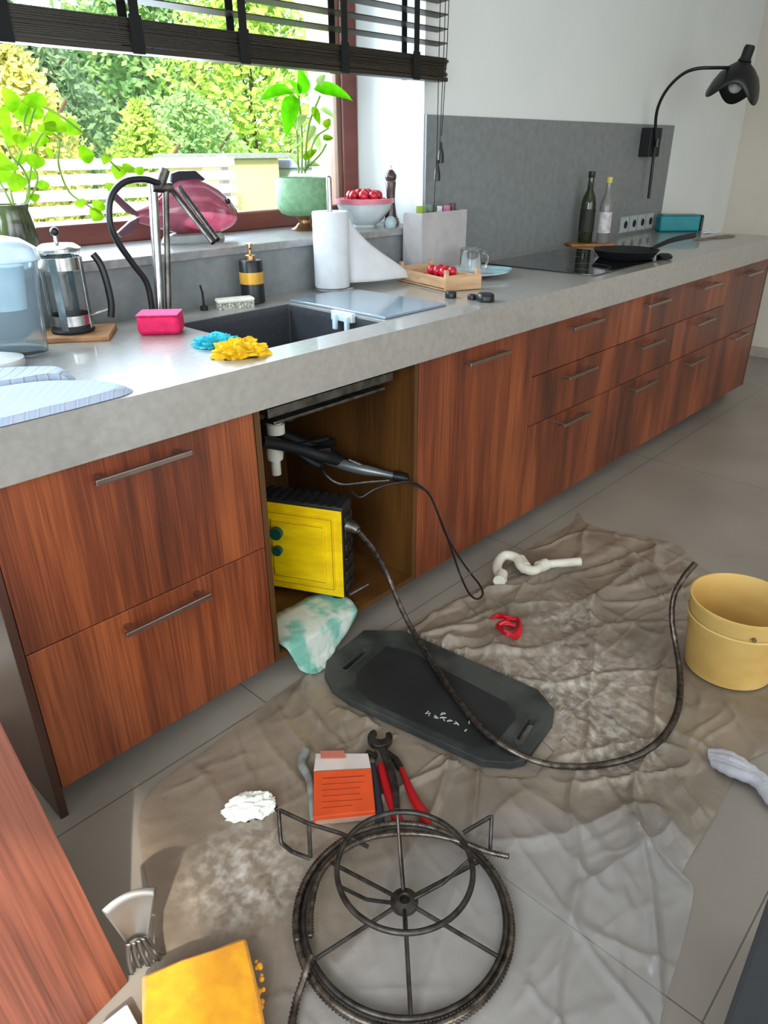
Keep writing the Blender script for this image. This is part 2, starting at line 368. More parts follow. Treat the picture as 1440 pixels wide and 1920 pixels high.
for i, fronts, lab in info:
    x0, x1 = XS[i], XS[i+1]
    c = thing('kitchen_cabinet', lab, 'cabinet', ((x0+x1)/2, .3, 0))
    carcass(x0, x1, c); plinth(x0, x1, c)
    for nm, z0, z1, hz in fronts: front(nm, x0, x1, z0, z1, c, hz)
    if i == 0: link('side_panel', bx(x0-.019, x0-.0005, -.001, .65, 0, ZT-.001), WAL_SIDE, c, bevel=0.001)
    if i == 6: link('side_panel', bx(x1+.0005, x1+.018, -.001, .65, ZB, ZT-.001), WAL_SIDE, c, bevel=0.001); link('foot_block', bx(x1-.12, x1+.01, .086, .2, 0, ZB), WAL_SIDE, c)
c = thing('sink_cupboard', 'open walnut sink cupboard with its door taken off, yellow machine inside', 'cabinet', ((XS[1]+XS[2])/2, .3, 0))
b = bmesh.new(); x0, x1 = XS[1], XS[2]; t = .018
box(b, x0+.0015, x0+t, .001, .63, ZB, ZT-.002); box(b, x1-t, x1-.0015, .001, .63, ZB, ZT-.002)
box(b, x0+t, x1-t, .001, .612, ZB, ZB+t); box(b, x0+t, x1-t, .612, .63, ZB, ZT-.002)
link('carcass', b, WAL_IN, c); plinth(x0, x1, c)

# ------------------------------------------------------------------ worktop
SX0, SX1, SY0, SY1 = 0.585, 1.0, 0.085, 0.50
wt = thing('worktop', 'thick grey quartz worktop running over all the walnut cabinets', 'worktop', (1.4, .3, H))
b = bmesh.new()
z0 = H-.03
box(b, -1.35, SX0, -.02, YB, z0, H); box(b, SX0, SX1, -.02, SY0, z0, H); box(b, SX0, SX1, SY1, YB, z0, H); box(b, SX1, 1.6, -.02, YB, z0, H)
box(b, -1.35, 1.6, -.02, .0, H-.1067, z0); link('left_slab', b, STONE, wt)
b = bmesh.new(); box(b, 1.6012, 4.07, -.0198, YB, z0, H); box(b, 1.6012, 4.07, -.0198, .0, H-.1067, z0); box(b, 4.05, 4.07, .0, YB, H-.1067, z0)
link('right_slab', b, STONE, wt)
# sink bowl
sk = thing('kitchen_sink', 'dark graphite sink bowl set into the grey worktop', 'sink', ((SX0+SX1)/2, .3, .72))
b = bmesh.new(); D = .72
def inset_loop(i, z, r): return [(SX0-i, SY0-i, z), (SX1+i, SY0-i, z), (SX1+i, SY1+i, z), (SX0-i, SY1+i, z)]
L = [[b.verts.new(p) for p in inset_loop(*a)] for a in ((-.001, H-.002, 0), (.002, H-.03, 0), (-.012, D+.012, 0), (-.05, D+.006, 0))]
for A, B in zip(L, L[1:]):
    for k in range(4): b.faces.new((A[k], A[(k+1) % 4], B[(k+1) % 4], B[k]))
b.faces.new(L[-1])
link('bowl', b, SINKM, sk, solid=0.006, bevel=0.004, smooth=True)
b = bmesh.new(); lathe(b, [(0, .012), (.04, .012), (.045, .009), (.045, -.02), (0, -.02)], ((SX0+SX1)/2, .29, D)); link('drain_strainer', b, CHROME, sk, smooth=True)
b = bmesh.new(); box(b, SX0-.06, SX1-.02, .03, .05, .765, .79); box(b, SX0-.04, SX1-.05, .035, .08, .742, .752); link('mounting_rail', b, STEEL, sk, bevel=0.003)
# hob
hb = thing('hob', 'black glass hob flush in the worktop by the bottles', 'hob', (2.5, .3, H))
link('glass_top', bx(2.13, 2.83, .045, .575, H, H+.004), HOB, hb, bevel=0.0015)
b = bmesh.new()
for (cx, cy, r) in ((2.32, .18, .09), (2.32, .43, .075), (2.64, .18, .075), (2.64, .43, .1)):
    lathe(b, [(r, 0), (r, .0004), (r+.0015, .0004), (r+.0015, 0)], (cx, cy, H+.004), seg=48)
link('cooking_zone_rings', b, mat('hob_print', sr(90, 90, 92), 0.4), hb)

# ------------------------------------------------------------------ blind
bl = thing('venetian_blind', 'dark wooden venetian blind half raised over the window', 'blind', (.3, .6, 2.3))
BZ = lambda x: 1.575+(x-1.87)*0.004
b = bmesh.new(); box(b, -1.4, 1.88, .585, .637, 1.575, 1.588); link('bottom_rail', b, BLIND, bl, bevel=0.002)
b = bmesh.new()
for k in range(13): z = 1.590+k*.0045; box(b, -1.4, 1.872+R.uniform(-.004, .01), .587+R.uniform(-.003, .003), .634, z, z+.0034)
link('stacked_slats', b, BLIND, bl)
z = 1.690; nsl = 0
while z < 2.3:
    b = bmesh.new(); v = box(b, -1.4, 1.872, -.025, .025, -.0015, .0015); xf(v, Matrix.Translation((0, .61, z)) @ Matrix.Rotation(-.1, 4, 'X'))
    link('slat', b, BLIND, bl); z += .0425
link('head_rail', bx(-1.4, 1.875, .58, .64, 2.3, 2.35), BLIND, bl)
for x in (-1.0, -.55, -.1, .31, .635, .966, 1.357, 1.70):
    b = bmesh.new()
    for yy in (.582, .6385): box(b, x-.013, x+.013, yy-.0012, yy+.0012, 1.574, 2.3)
    box(b, x-.017, x+.017, .579, .583, 1.572, 1.655)
    link('ladder_tape', b, TAPE, bl)
b = bmesh.new()
for dx, zl in ((0, 1.30), (.03, 1.33), (.05, 1.40)): tube(b, [(1.80+dx, .565, 2.3), (1.80+dx*.9, .565, 1.7), (1.805+dx*.5, .568, zl)], .0015, 5)
tube(b, [(1.80, .565, 1.33), (1.795, .57, 1.1), (1.79, .575, .935)], .0012, 5)
link('pull_cord', b, TAPE, bl)
for dx, zz in ((.0, 1.27), (.018, 1.33)):
    b = bmesh.new(); lathe(b, [(0, .05), (.004, .05), (.006, .03), (.011, .01), (.012, -.02), (0, -.022)], (1.81+dx, .568, zz), seg=14); link('cord_tassel', b, BLACK, bl, smooth=True)

# ------------------------------------------------------------------ wall lamp
lp = thing('wall_lamp', 'black gooseneck wall lamp with a scalloped shade reaching over the worktop', 'lamp', (3.72, .65, 1.38))
link('wall_bracket', bx(3.64, 3.77, .60, .6595, 1.315, 1.455), BLACKM, lp, bevel=0.004)
yl = lambda t: .60-.30*t
arm = [at(1216, 372, y=.60), at(1221, 330, y=.598), at(1228, 270, y=.595), at(1230, 220, y=.59), at(1238, 190, y=.565), at(1255, 162, y=.52), at(1280, 139, y=.46), at(1305, 129, y=.40), at(1335, 127, y=.34), at(1372, 127, y=.29)]
b = bmesh.new(); tube(b, crom(arm, 6), .008, 10); link('gooseneck_arm', b, BLACK, lp, smooth=True)
b = bmesh.new(); p = at(1232, 268, y=.585); lathe(b, [(0, -.02), (.016, -.02), (.016, .02), (0, .02)], p, 16, M=None); link('swivel_knob', b, BLACK, lp, smooth=True)
sc = at(1384, 148, y=.26)
b = bmesh.new(); seg = 64; TM = Matrix.Translation(sc) @ Matrix.Rotation(math.radians(5), 4, 'Y') @ Matrix.Rotation(math.radians(10), 4, 'X')
prof = [(.02, .085), (.032, .070), (.062, .048), (.094, .014), (.114, -.028), (.126, -.068)]
rings = []
for j, (r, z) in enumerate(prof):
    ring = []
    for k in range(seg):
        a = 2*PI*k/seg; s = max(0, j-2)/3; zz = z+s*.036*math.cos(3*a+2.07); rr = r*(1-s*.03*math.cos(3*a+2.07))
        ring.append(b.verts.new((rr*math.cos(a), rr*math.sin(a), zz)))
    rings.append(ring)
for A, B in zip(rings, rings[1:]):
    for k in range(seg): b.faces.new((A[k], A[(k+1) % seg], B[(k+1) % seg], B[k]))
xf(b.verts, TM); link('lamp_shade', b, BLACK, lp, smooth=True, solid=0.003)
b = bmesh.new(); lathe(b, [(0, .145), (.022, .145), (.026, .132), (.026, .09), (.034, .075), (0, .075)], seg=24, M=TM); link('lamp_socket', b, BLACKM, lp, smooth=True)
b = bmesh.new(); v = ball(b, (0, 0, -.03), .034); lathe(b, [(0, .07), (.016, .07), (.018, .015), (0, .01)], seg=16); xf(b.verts, TM); link('bulb', b, mat('opal_bulb', sr(210, 208, 200), 0.2), lp, smooth=True)

# sockets
so = thing('wall_socket', 'row of glass-fronted wall sockets low on the splashback', 'socket', (3.73, .655, .97))
link('cover_plate', bx(3.52, 3.94, .652, .6595, .93, 1.02), mat('socket_glass', sr(150, 156, 154), 0.15), so, bevel=0.002)
for k in range(4):
    x = 3.572+k*.105
    b = bmesh.new(); box(b, x-.042, x+.042, .6495, .6525, .936, 1.014); e = link('socket_insert', b, mat('socket_insert_grey', sr(176, 182, 180), 0.3), so, bevel=0.002)
    b = bmesh.new(); lathe(b, [(0, .0), (.02, 0), (.02, .0015), (0, .0015)], seg=24, M=Matrix.Translation((x+.01, .6495, .975)) @ Matrix.Rotation(PI/2, 4, 'X')); link('socket_hole', b, BLACKM, e)

def leafmesh(bm, base, tip, width, droop=0.25, nrm=None, heart=True, n=9):
    """a curved leaf with a folded midrib from base to tip"""
    base = Vector(base); tip = Vector(tip); ax = tip-base; L = ax.length; ax.normalize()
    nrm = Vector(nrm) if nrm else Vector((-.5, -.6, .6))
    side = ax.cross(nrm).normalized(); nn = side.cross(ax).normalized()
    rows = []
    for i in range(n+1):
        t = i/n
        wv = width*((math.sin(PI*min(1, t**0.62)))**0.8 if heart else math.sin(PI*t)**0.9)*.5
        mid = base+ax*(L*t)+nn*(droop*L*(t*(1-t))*1.2)
        rows.append([mid+side*wv*s+nn*(abs(s)**1.3*wv*.28) for s in (-1, -.5, 0, .5, 1)])
    V = [[bm.verts.new(p) for p in r] for r in rows]
    for a, c_ in zip(V, V[1:]):
        for k in range(4): bm.faces.new((a[k], a[k+1], c_[k+1], c_[k]))
exec_later = []
# ------------------------------------------------------------------ things on the worktop
SZ = 1.087   # top of the window sill
tp = thing('kitchen_faucet', 'tall steel spring faucet with a looping black hose behind the sink', 'faucet', (.585, .56, H))
b = bmesh.new(); lathe(b, [(0, 0), (.026, 0), (.026, .012), (.021, .02), (.0, .02)], (.585, .56, H), 28); link('faucet_base', b, CHROME, tp, smooth=True)
ctop = at(300, 345, y=.56)
b = bmesh.new(); tube(b, [(.578, .56, H+.015), (ctop.x-.022, .56, ctop.z)], .0125, 20); link('faucet_column', b, CHROME, tp, smooth=True)
b = bmesh.new(); tube(b, [(.60, .552, H+.015), (ctop.x+.012, .552, ctop.z)], .0085, 16); link('support_rod', b, STEEL, tp, smooth=True)
b = bmesh.new(); tube(b, [at(298, 352, y=.555), at(309, 318, y=.555)], .014, 16); tube(b, [at(284, 352, y=.556), at(322, 352, y=.552)], .013, 16); link('swivel_joint', b, STEEL, tp, smooth=True)
hp = crom([at(300, 345, y=.55), at(270, 336, y=.55), at(232, 342, y=.55), at(208, 370, y=.55), at(206, 415, y=.55), at(222, 455, y=.55), at(250, 495, y=.55), at(275, 530, y=.55), at(284, 570, y=.552), at(286, 600, y=.552)], 14)
b = bmesh.new(); tube(b, hp, .0085, 12); link('black_hose', b, BLACK, tp, smooth=True)
b = bmesh.new(); A_ = at(322, 356, y=.55); B_ = at(400, 455, y=.40); A2 = at(336, 352, y=.55); B2 = at(408, 450, y=.40)
tube(b, [A_, B_], .0075, 14); tube(b, [A2, B2], .0075, 14); link('spray_arm', b, STEEL, tp, smooth=True)
b = bmesh.new(); lathe(b, [(0, 0), (.012, 0), (.012, .012), (.004, .016), (.0035, .055), (0, .055)], (.755, .605, H), 16); tube(b, [(.755, .605, H+.05), (.747, .60, H+.075)], .003, 8)
tagit(link('drain_control_knob', b, BLACKM, smooth=True), 'small black sink plug lever with a thin stem behind the sink', 'knob')

sp = thing('sponge', 'bright pink cleaning sponge lying left of the sink', 'sponge', (.50, .42, H))
b = bmesh.new(); v = box(b, -.055, .055, -.04, .04, 0, .05); xf(v, Matrix.Translation((.505, .435, H)) @ Matrix.Rotation(-.75, 4, 'Z')); link('sponge_body', b, mat('pink_sponge', sr(224, 24, 92), 0.7, col2=sr(200, 14, 70), scale=40, bump=0.3, bscale=200), sp, bevel=0.012, smooth=True)
b = bmesh.new(); v = box(b, -.054, .054, -.039, .039, .05, .054); xf(v, Matrix.Translation((.505, .435, H)) @ Matrix.Rotation(-.75, 4, 'Z')); link('top_pad', b, mat('pink_pad', sr(228, 92, 140), 0.9, bump=0.4, bscale=300), sp, bevel=0.002)
b = bmesh.new(); rumple(b, (.515, .20, H), .062, .042, .03, -.6, 3)
tagit(link('cleaning_cloth', b, mat('turquoise_cloth', sr(60, 196, 214), 0.9, col2=sr(36, 160, 180), scale=60, bump=0.3), smooth=True), 'crumpled turquoise cloth at the front rim of the sink', 'cloth')
b = bmesh.new(); rumple(b, (.50, .082, H), .072, .05, .04, -.5, 8)
tagit(link('cleaning_cloth', b, mat('yellow_cloth', sr(240, 196, 16), 0.9, col2=sr(206, 160, 10), scale=60, bump=0.3), smooth=True), 'crumpled yellow cloth on the worktop edge beside the turquoise one', 'cloth')
b = bmesh.new()
v = box(b, -.055, .055, -.02, .02, 0, .018); xf(v, Matrix.Translation((.845, .57, H)) @ Matrix.Rotation(-.35, 4, 'Z'))
br = thing('scrub_brush', 'pale scrubbing brush lying behind the sink bowl', 'brush', (.845, .57, H))
link('bristles', b, mat('bristle_cream', sr(206, 204, 190), 0.9, col2=sr(90, 88, 80), scale=160), br)
b = bmesh.new(); v = box(b, -.058, .058, -.022, .022, .018, .03); xf(v, Matrix.Translation((.845, .57, H)) @ Matrix.Rotation(-.35, 4, 'Z')); link('brush_back', b, mat('cream_back', sr(226, 224, 205), 0.6), br, bevel=.005)
# soap dispenser
sd = thing('soap_dispenser', 'black soap dispenser with gold band and gold pump behind the sink', 'dispenser', (.935, .575, H))
c0 = (.935, .595, H)
b = bmesh.new(); lathe(b, [(0, 0), (.034, 0), (.037, .003), (.037, .125), (.034, .130), (.012, .131), (0, .131)], c0, 36); link('bottle', b, BLACK, sd, smooth=True)
b = bmesh.new(); lathe(b, [(.0372, .06), (.0378, .06), (.0378, .095), (.0372, .095)], c0, 36); link('gold_band', b, mat('gold_label', sr(214, 160, 60), 0.35, 0.3), sd, smooth=True)
b = bmesh.new(); lathe(b, [(0, .131), (.016, .131), (.016, .143), (.006, .146), (.006, .168), (.011, .17), (.011, .178), (0, .18)], c0, 24); tube(b, [(.935, .595, H+.173), (.915, .565, H+.173), (.912, .560, H+.167)], .0045, 10); link('pump', b, mat('brass', sr(190, 150, 100), 0.3, 1.0), sd, smooth=True)
# paper towel roll
pr = thing('paper_towel_holder', 'steel paper towel holder with a white roll behind the drainer', 'paper towel', (1.262, .575, H))
c0 = (1.262, .575, H)
b = bmesh.new(); lathe(b, [(0, 0), (.075, 0), (.075, .007), (.07, .01), (0, .01)], c0, 40); lathe(b, [(0, .01), (.009, .01), (.009, .355), (.004, .36), (0, .36)], c0, 20); link('steel_stand', b, CHROME, pr, smooth=True)
b = bmesh.new(); lathe(b, [(.02, .012), (.058, .012), (.06, .015), (.06, .25), (.058, .253), (.02, .253), (.02, .012)], c0, 48); rl = link('paper_roll', b, PAPER, pr, smooth=True)
b = bmesh.new(); N = 16
g = []
for i in range(N+1):
    t = i/N; row = []
    for j in range(13):
        s = j/12; x = 1.318+t*.25*(1-.0*s); z0_ = H+.235-.19*t**.8-.01*t; zl = H+.02+.0*t; z = z0_*(1-s)+zl*s
        if t > .9: z = max(z, H+.004)
        y = .545-.04*t-.05*s*t+.012*math.sin(5*t+3*s)
        row.append(b.verts.new((x, y, z)))
    g.append(row)
for A, B in zip(g, g[1:]):
    for k in range(12): b.faces.new((A[k], A[k+1], B[k+1], B[k]))
link('loose_sheet', b, PAPER, rl, smooth=True, solid=0.0012)
# drainer board
b = bmesh.new(); v = box(b, 1.02, 1.30, .10, .52, H+.0005, H+.0075)
tagit(link('glass_cutting_board', b, mat('board_glass', sr(150, 168, 178), 0.12, col2=sr(140, 160, 172), scale=5, trans=0.3, coat=.5), bevel=.002), 'flat glass board lying on the worktop right of the sink bowl', 'board')
b = bmesh.new(); v = box(b, .985, 1.002, .20, .29, H-.02, H+.008); box(b, .975, .987, .21, .225, H-.045, H-.0); box(b, .975, .987, .26, .275, H-.045, H-.0)
tagit(link('sink_caddy_clip', b, mat('clip_plastic', sr(205, 222, 228), .4), bevel=.003), 'small pale plastic clip hooked over the right rim of the sink', 'clip')
# fruit crate
cr = thing('fruit_crate', 'small raw wood fruit crate with red berries by the paper towel', 'crate', (1.56, .36, H))
O = Vector((1.487, .255, H)); ux = Vector((.116, -.050, 0)).normalized(); uy = Vector((.10, .38, 0)).normalized()
MC = Matrix.Translation(O) @ Matrix(((ux.x, uy.x, 0, 0), (ux.y, uy.y, 0, 0), (0, 0, 1, 0), (0, 0, 0, 1)))
W_, L_ = .14, .30
def cb(*a): bb = bmesh.new(); v = box(bb, *a); xf(v, MC); return bb
link('bottom_board', cb(0, W_, 0, L_, .002, .006), BEIGEW, cr)
for nm, a in (('end_board', (0, W_, 0, .006, .004, .052)), ('end_board', (0, W_, L_-.006, L_, .004, .052)), ('side_board', (0, .004, .006, L_-.006, .01, .045)), ('side_board', (W_-.004, W_, .006, L_-.006, .01, .045))): link(nm, cb(*a), BEIGEW, cr, bevel=.001)
for x, y in ((.004, .006), (W_-.016, .006), (.004, L_-.018), (W_-.016, L_-.018)): link('corner_post', cb(x, x+.012, y, y+.012, .006, .068), BEIGEW, cr)
k = 0
def berry(name, c, r, lab, grp, M=RED, leafy=False):
    b = bmesh.new(); ball(b, (0, 0, 0), r, (1, 1, 1.05), 14, .06)
    o = link(name, b, M, smooth=True); o.location = c; tagit(o, lab, 'fruit', grp)
    return o
b0 = None
for i in range(3):
    for j in range(4):
        p = MC @ Vector((.034+.034*i+R.uniform(-.004, .004), .07+.036*j+R.uniform(-.004, .004), .024+(0.0)))
        if b0 is None: b0 = berry('strawberry', p, .0168, 'red strawberry in the wood crate on the worktop', 'strawberries in the wood crate')
        else:
            o = b0.copy(); COL.objects.link(o); o.location = p; o.rotation_euler = (R.random(), R.random(), R.random())
for i in range(2):
    for j in range(3):
        p = MC @ Vector((.05+.034*i, .088+.036*j, .052)); o = b0.copy(); COL.objects.link(o); o.location = p; o.rotation_euler = (R.random(), R.random(), 1)
# plates and mug
pc = (1.84, .395, H)
pl = [(0, .004), (.07, .004), (.078, .009), (.13, .019), (.132, .022), (.128, .0225), (.078, .0125), (.07, .008), (0, .008)]
b = bmesh.new(); lathe(b, pl, pc, 56); tagit(link('plate', b, CERAM, smooth=True), 'white dinner plate right of the crate, carrying the glass mug', 'plate')
mg = thing('glass_mug', 'upturned clear glass mug standing on the white plate', 'mug', (1.845, .42, H+.009)); c0 = (1.845, .42, H+.0085)
b = bmesh.new(); lathe(b, [(.04, 0), (.042, .0), (.042, .085), (.038, .09), (0, .09), (0, .084), (.037, .084), (.039, .08), (.04, 0)], c0, 36); link('mug_body', b, GLASS, mg, smooth=True)
b = bmesh.new(); tube(b, crom([(1.885, .405, H+.08), (1.905, .395, H+.078), (1.912, .39, H+.05), (1.9, .396, H+.025), (1.884, .405, H+.022)], 6), .005, 8); link('mug_handle', b, GLASS, mg, smooth=True)
bk = thing('glass_dish', 'shallow clear glass dish on the right half of the white plate', 'dish', (1.88, .31, H+.02))
b = bmesh.new(); lathe(b, [(0, .004), (.04, .004), (.05, .015), (.052, .015), (.042, .0), (0, .0)], (1.88, .315, H+.016), 30); link('dish_body', b, mat('pale_glass', sr(190, 225, 230), .1, trans=.5), bk, smooth=True)
for nm, p, r, h, lab in (('jar_lid', (1.415, .175), .018, .02, 'small black jar lid on the worktop nearest the crate'), ('jar_lid', (1.436, .105), .014, .016, 'smallest dark lid, between the two other black lids'), ('rotary_knob', (1.44, .055), .028, .024, 'biggest black knob on the worktop edge, right of the lids')):
    b = bmesh.new(); lathe(b, [(0, 0), (r, 0), (r*1.05, h*.2), (r, h*.8), (r*.86, h), (r*.6, h*.94), (0, h*.9)], (p[0], p[1], H), 26)
    o = link(nm, b, BLACK, smooth=True); tagit(o, lab, 'lid')
# white box with small herbs on top
wb = thing('storage_box', 'tall pale grey box in the corner by the window with small jars in its top', 'box', (1.85, .57, H))
b = bmesh.new(); X0, X1, Y0_, Y1_ = 1.70, 1.975, .545, .64; zt = 1.143
box(b, X0, X1, Y0_, Y0_+.006, H, zt); box(b, X0, X1, Y1_-.006, Y1_, H, zt-.006); box(b, X0, X0+.006, Y0_+.006, Y1_-.006, H, zt); box(b, X1-.006, X1, Y0_+.006, Y1_-.006, H, zt); box(b, X0+.006, X1-.006, Y0_+.006, Y1_-.006, H, H+.006)
link('box_shell', b, mat('box_card', sr(176, 170, 168), .7), wb, bevel=.001)
for x, r, h, c, lab in ((1.745, .016, 1.165, sr(130, 150, 30), 'small jar with olive green lid in the pale box'), (1.80, .018, 1.168, sr(90, 110, 90), 'small jar with grey green lid in the pale box'), (1.86, .010, 1.16, sr(200, 200, 196), 'thin white tube standing in the pale box'), (1.905, .014, 1.16, sr(190, 100, 140), 'small jar with pink lid in the pale box'), (1.94, .013, 1.166, sr(84, 60, 80), 'small jar with dark plum lid in the pale box')):
    b = bmesh.new(); lathe(b, [(0, 0), (r*.94, 0), (r*.94, h-H-.03), (r, h-H-.03), (r, h-H-.008), (0, h-H-.008)], (x, .592, H+.007), 18)
    tagit(link('spice_jar', b, mat('jar_tint', c, .5), smooth=True), lab, 'jar')
# left: jug, press, trivet
tv = thing('wooden_trivet', 'brown wooden trivet board under the coffee press', 'board', (.34, .56, H))
b = bmesh.new(); v = box(b, -.10, .10, -.075, .075, .0, .014); xf(v, Matrix.Translation((.325, .57, H)) @ Matrix.Rotation(-.62, 4, 'Z')); link('trivet_board', b, mat('trivet_wood', sr(176, 128, 84), .6, col2=sr(130, 88, 54), scale=12, stretch=(.4, 2, 2)), tv, bevel=.003)
fp = thing('coffee_press', 'steel and glass coffee press with a black handle on the wooden trivet', 'coffee press', (.32, .55, H+.015)); c0 = (.325, .565, H+.0145)
b = bmesh.new(); lathe(b, [(0, 0), (.052, 0), (.054, .006), (.05, .012), (.05, .022), (.048, .022), (.048, .008), (0, .008)], c0, 36); link('base_ring', b, BLACKM, fp, smooth=True)
b = bmesh.new(); lathe(b, [(.046, .012), (.0485, .012), (.0485, .185), (.052, .195), (.050, .196), (.046, .186), (.046, .012)], c0, 36); link('glass_beaker', b, GLASS, fp, smooth=True)
b = bmesh.new()
for k in range(4):
    a = PI/4+k*PI/2; v = box(b, -.009, .009, -.0012, .0012, .01, .185); xf(v, Matrix.Translation(c0) @ Matrix.Rotation(a, 4, 'Z') @ Matrix.Translation((0, -.051, 0)))
lathe(b, [(.0495, .155), (.0515, .155), (.0515, .185), (.0495, .185)], c0, 36); lathe(b, [(.0495, .02), (.0515, .02), (.0515, .045), (.0495, .045)], c0, 36)
link('steel_frame', b, CHROME, fp, smooth=True)
b = bmesh.new(); lathe(b, [(0, .198), (.054, .198), (.054, .205), (.04, .214), (.006, .216), (.004, .24), (.004, .216), (0, .216)], c0, 36); link('lid', b, CHROME, fp, smooth=True)
b = bmesh.new(); ball(b, (c0[0], c0[1], c0[2]+.243), .011); link('plunger_knob', b, BLACK, fp, smooth=True)
b = bmesh.new(); hx = Vector((.62, -.62, 0)).normalized()
P = [Vector(c0)+hx*d+Vector((0, 0, z)) for d, z in ((.085, .19), (.099, .165), (.107, .12), (.109, .07), (.103, .035))]
tube(b, crom(P, 6), .009, 12); link('handle', b, BLACK, fp, smooth=True)
b = bmesh.new(); tube(b, [Vector(c0)+hx*.05+Vector((0, 0, .17)), Vector(c0)+hx*.09+Vector((0, 0, .175))], .003, 8); tube(b, [Vector(c0)+hx*.05+Vector((0, 0, .04)), Vector(c0)+hx*.102+Vector((0, 0, .055))], .003, 8); link('handle_bracket', b, CHROME, fp, smooth=True)
jg = thing('water_filter_jug', 'bluish clear water filter jug with a rounded lid at the left edge', 'jug', (.13, .50, H))
TMJ = Matrix.Translation((.135, .50, H)) @ Matrix.Rotation(-.75, 4, 'Z')
b = bmesh.new(); lathe(b, [(0, 0), (.62, 0), (.70, .03), (.74, .5), (.82, .88), (.86, .93), (.80, .93), (.76, .88), (.68, .5), (.64, .06), (0, .04)], seg=40, M=TMJ @ Matrix.Diagonal((.125, .085, .235, 1))); link('jug_body', b, JUG, jg, smooth=True)
b = bmesh.new(); lathe(b, [(.87, 0), (.90, .05), (.84, .5), (.6, .85), (.3, .98), (0, 1)], seg=40, M=TMJ @ Matrix.Translation((0, 0, .212)) @ Matrix.Diagonal((.125, .085, .055, 1))); link('jug_lid', b, mat('lid_plastic', sr(205, 222, 232), .25, trans=.3), jg, smooth=True)
b = bmesh.new(); lathe(b, [(0, .45), (.5, .45), (.58, .8), (.6, .86), (0, .86)], seg=30, M=TMJ @ Matrix.Diagonal((.12, .08, .235, 1))); link('filter_insert', b, mat('insert_white', sr(200, 216, 222), .4), jg, smooth=True)
b = bmesh.new(); lathe(b, [(0, .0), (.055, .0), (.06, .008), (.058, .022), (.03, .03), (0, .031)], (.062, .392, H), 32)
tagit(link('saucer', b, mat('round_dish_glaze', sr(196, 198, 194), .3), smooth=True), 'upturned white saucer in front of the water jug', 'saucer')
# striped tea towels at the left edge
def stripe_mat(name, base, stripes, ang, scale):
    M = mat(name, base, .95, bump=.2, bscale=400); n = M.node_tree.nodes; l = M.node_tree.links; bb = n['Principled BSDF']
    geo = n.new('ShaderNodeTexCoord'); mp = n.new('ShaderNodeMapping'); mp.inputs['Rotation'].default_value = (0, 0, ang); l.new(geo.outputs['Object'], mp.inputs[0])
    wv = n.new('ShaderNodeTexWave'); wv.inputs['Scale'].default_value = scale; wv.inputs['Distortion'].default_value = .6; l.new(mp.outputs[0], wv.inputs[0])
    rp = n.new('ShaderNodeValToRGB'); e = rp.color_ramp.elements; e[0].position = 0; e[0].color = base; e[1].position = 1; e[1].color = base
    for p, c in stripes: k = e.new(p); k.color = c
    l.new(wv.outputs[0], rp.inputs[0]); l.new(rp.outputs[0], bb.inputs['Base Color']); return M
TW = stripe_mat('striped_towel', sr(168, 178, 190), [(.3, sr(164, 176, 192)), (.45, sr(158, 146, 172)), (.6, sr(184, 192, 202)), (.8, sr(150, 170, 194))], .75, 9)
TW2 = stripe_mat('striped_towel_grey', sr(160, 172, 184), [(.35, sr(158, 170, 184)), (.5, sr(134, 126, 122)), (.65, sr(170, 180, 190))], .75, 7)
def tow(poly, z, amp, seed, M, lab, th=.012):
    b = bmesh.new(); 
    def hf(x, y, s): return z+min(1, s*14)*th+amp*noise.noise(Vector((x*9+seed, y*9, seed)))*min(1, s*6)
    ring_sheet(b, poly, hf, 22, .01)
    # skirt to the surface below
    bd = [e for e in b.edges if len(e.link_faces) == 1]; r = bmesh.ops.extrude_edge_only(b, edges=bd)
    for v in [v for v in r['geom'] if isinstance(v, bmesh.types.BMVert)]: v.co.z = z
    tagit(link('tea_towel', b, M, smooth=True), lab, 'towel')
tow([(.175, .005), (.16, .09), (.06, .17), (-.09, .2), (-.3, .17), (-.34, -.012), (-.1, -.014), (.08, -.012)], H+.001, .008, 1, TW, 'pale lilac striped tea towel spread at the worktop edge', .014)
tow([(.12, .15), (.14, .23), (.05, .30), (-.1, .335), (-.3, .33), (-.33, .2), (-.08, .21), (.06, .18)], H+.001, .008, 5, TW2, 'grey brown striped folded tea towel behind the lilac one', .022)

# ------------------------------------------------------------------ things by the hob
bb_ = thing('serving_board', 'small round-ended wooden board under the two bottles', 'board', (3.02, .54, H))
b = bmesh.new(); v = box(b, -.12, .10, -.055, .055, 0, .014); xf(v, Matrix.Translation((3.01, .54, H)) @ Matrix.Rotation(-.75, 4, 'Z')); link('board_body', b, mat('acacia', sr(170, 116, 66), .5, col2=sr(140, 90, 48), scale=10, stretch=(.3, 2, 2)), bb_, bevel=.006, smooth=True)
def bottle(c, h, r, M, capM, labM, lab, name='bottle', cat='bottle', neck=.36):
    t = thing(name, lab, cat, c)
    b = bmesh.new(); lathe(b, [(0, 0), (r*.95, 0), (r, .004), (r, h*(1-neck)-.03), (r*.85, h*(1-neck)), (r*.42, h*(1-neck)+.035), (r*.36, h*.95), (r*.44, h*.955), (r*.44, h*.965), (0, h*.965)], c, 32); link('bottle_glass', b, M, t, smooth=True)
    b = bmesh.new(); lathe(b, [(0, h*.91), (r*.42, h*.91), (r*.45, h*.915), (r*.45, h*.995), (0, h)], c, 24); link('bottle_cap', b, capM, t, smooth=True)
    b = bmesh.new(); lathe(b, [(r*1.004, h*.16), (r*1.02, h*.16), (r*1.02, h*.48), (r*1.004, h*.48)], c, 32); link('bottle_label', b, labM, t, smooth=True)
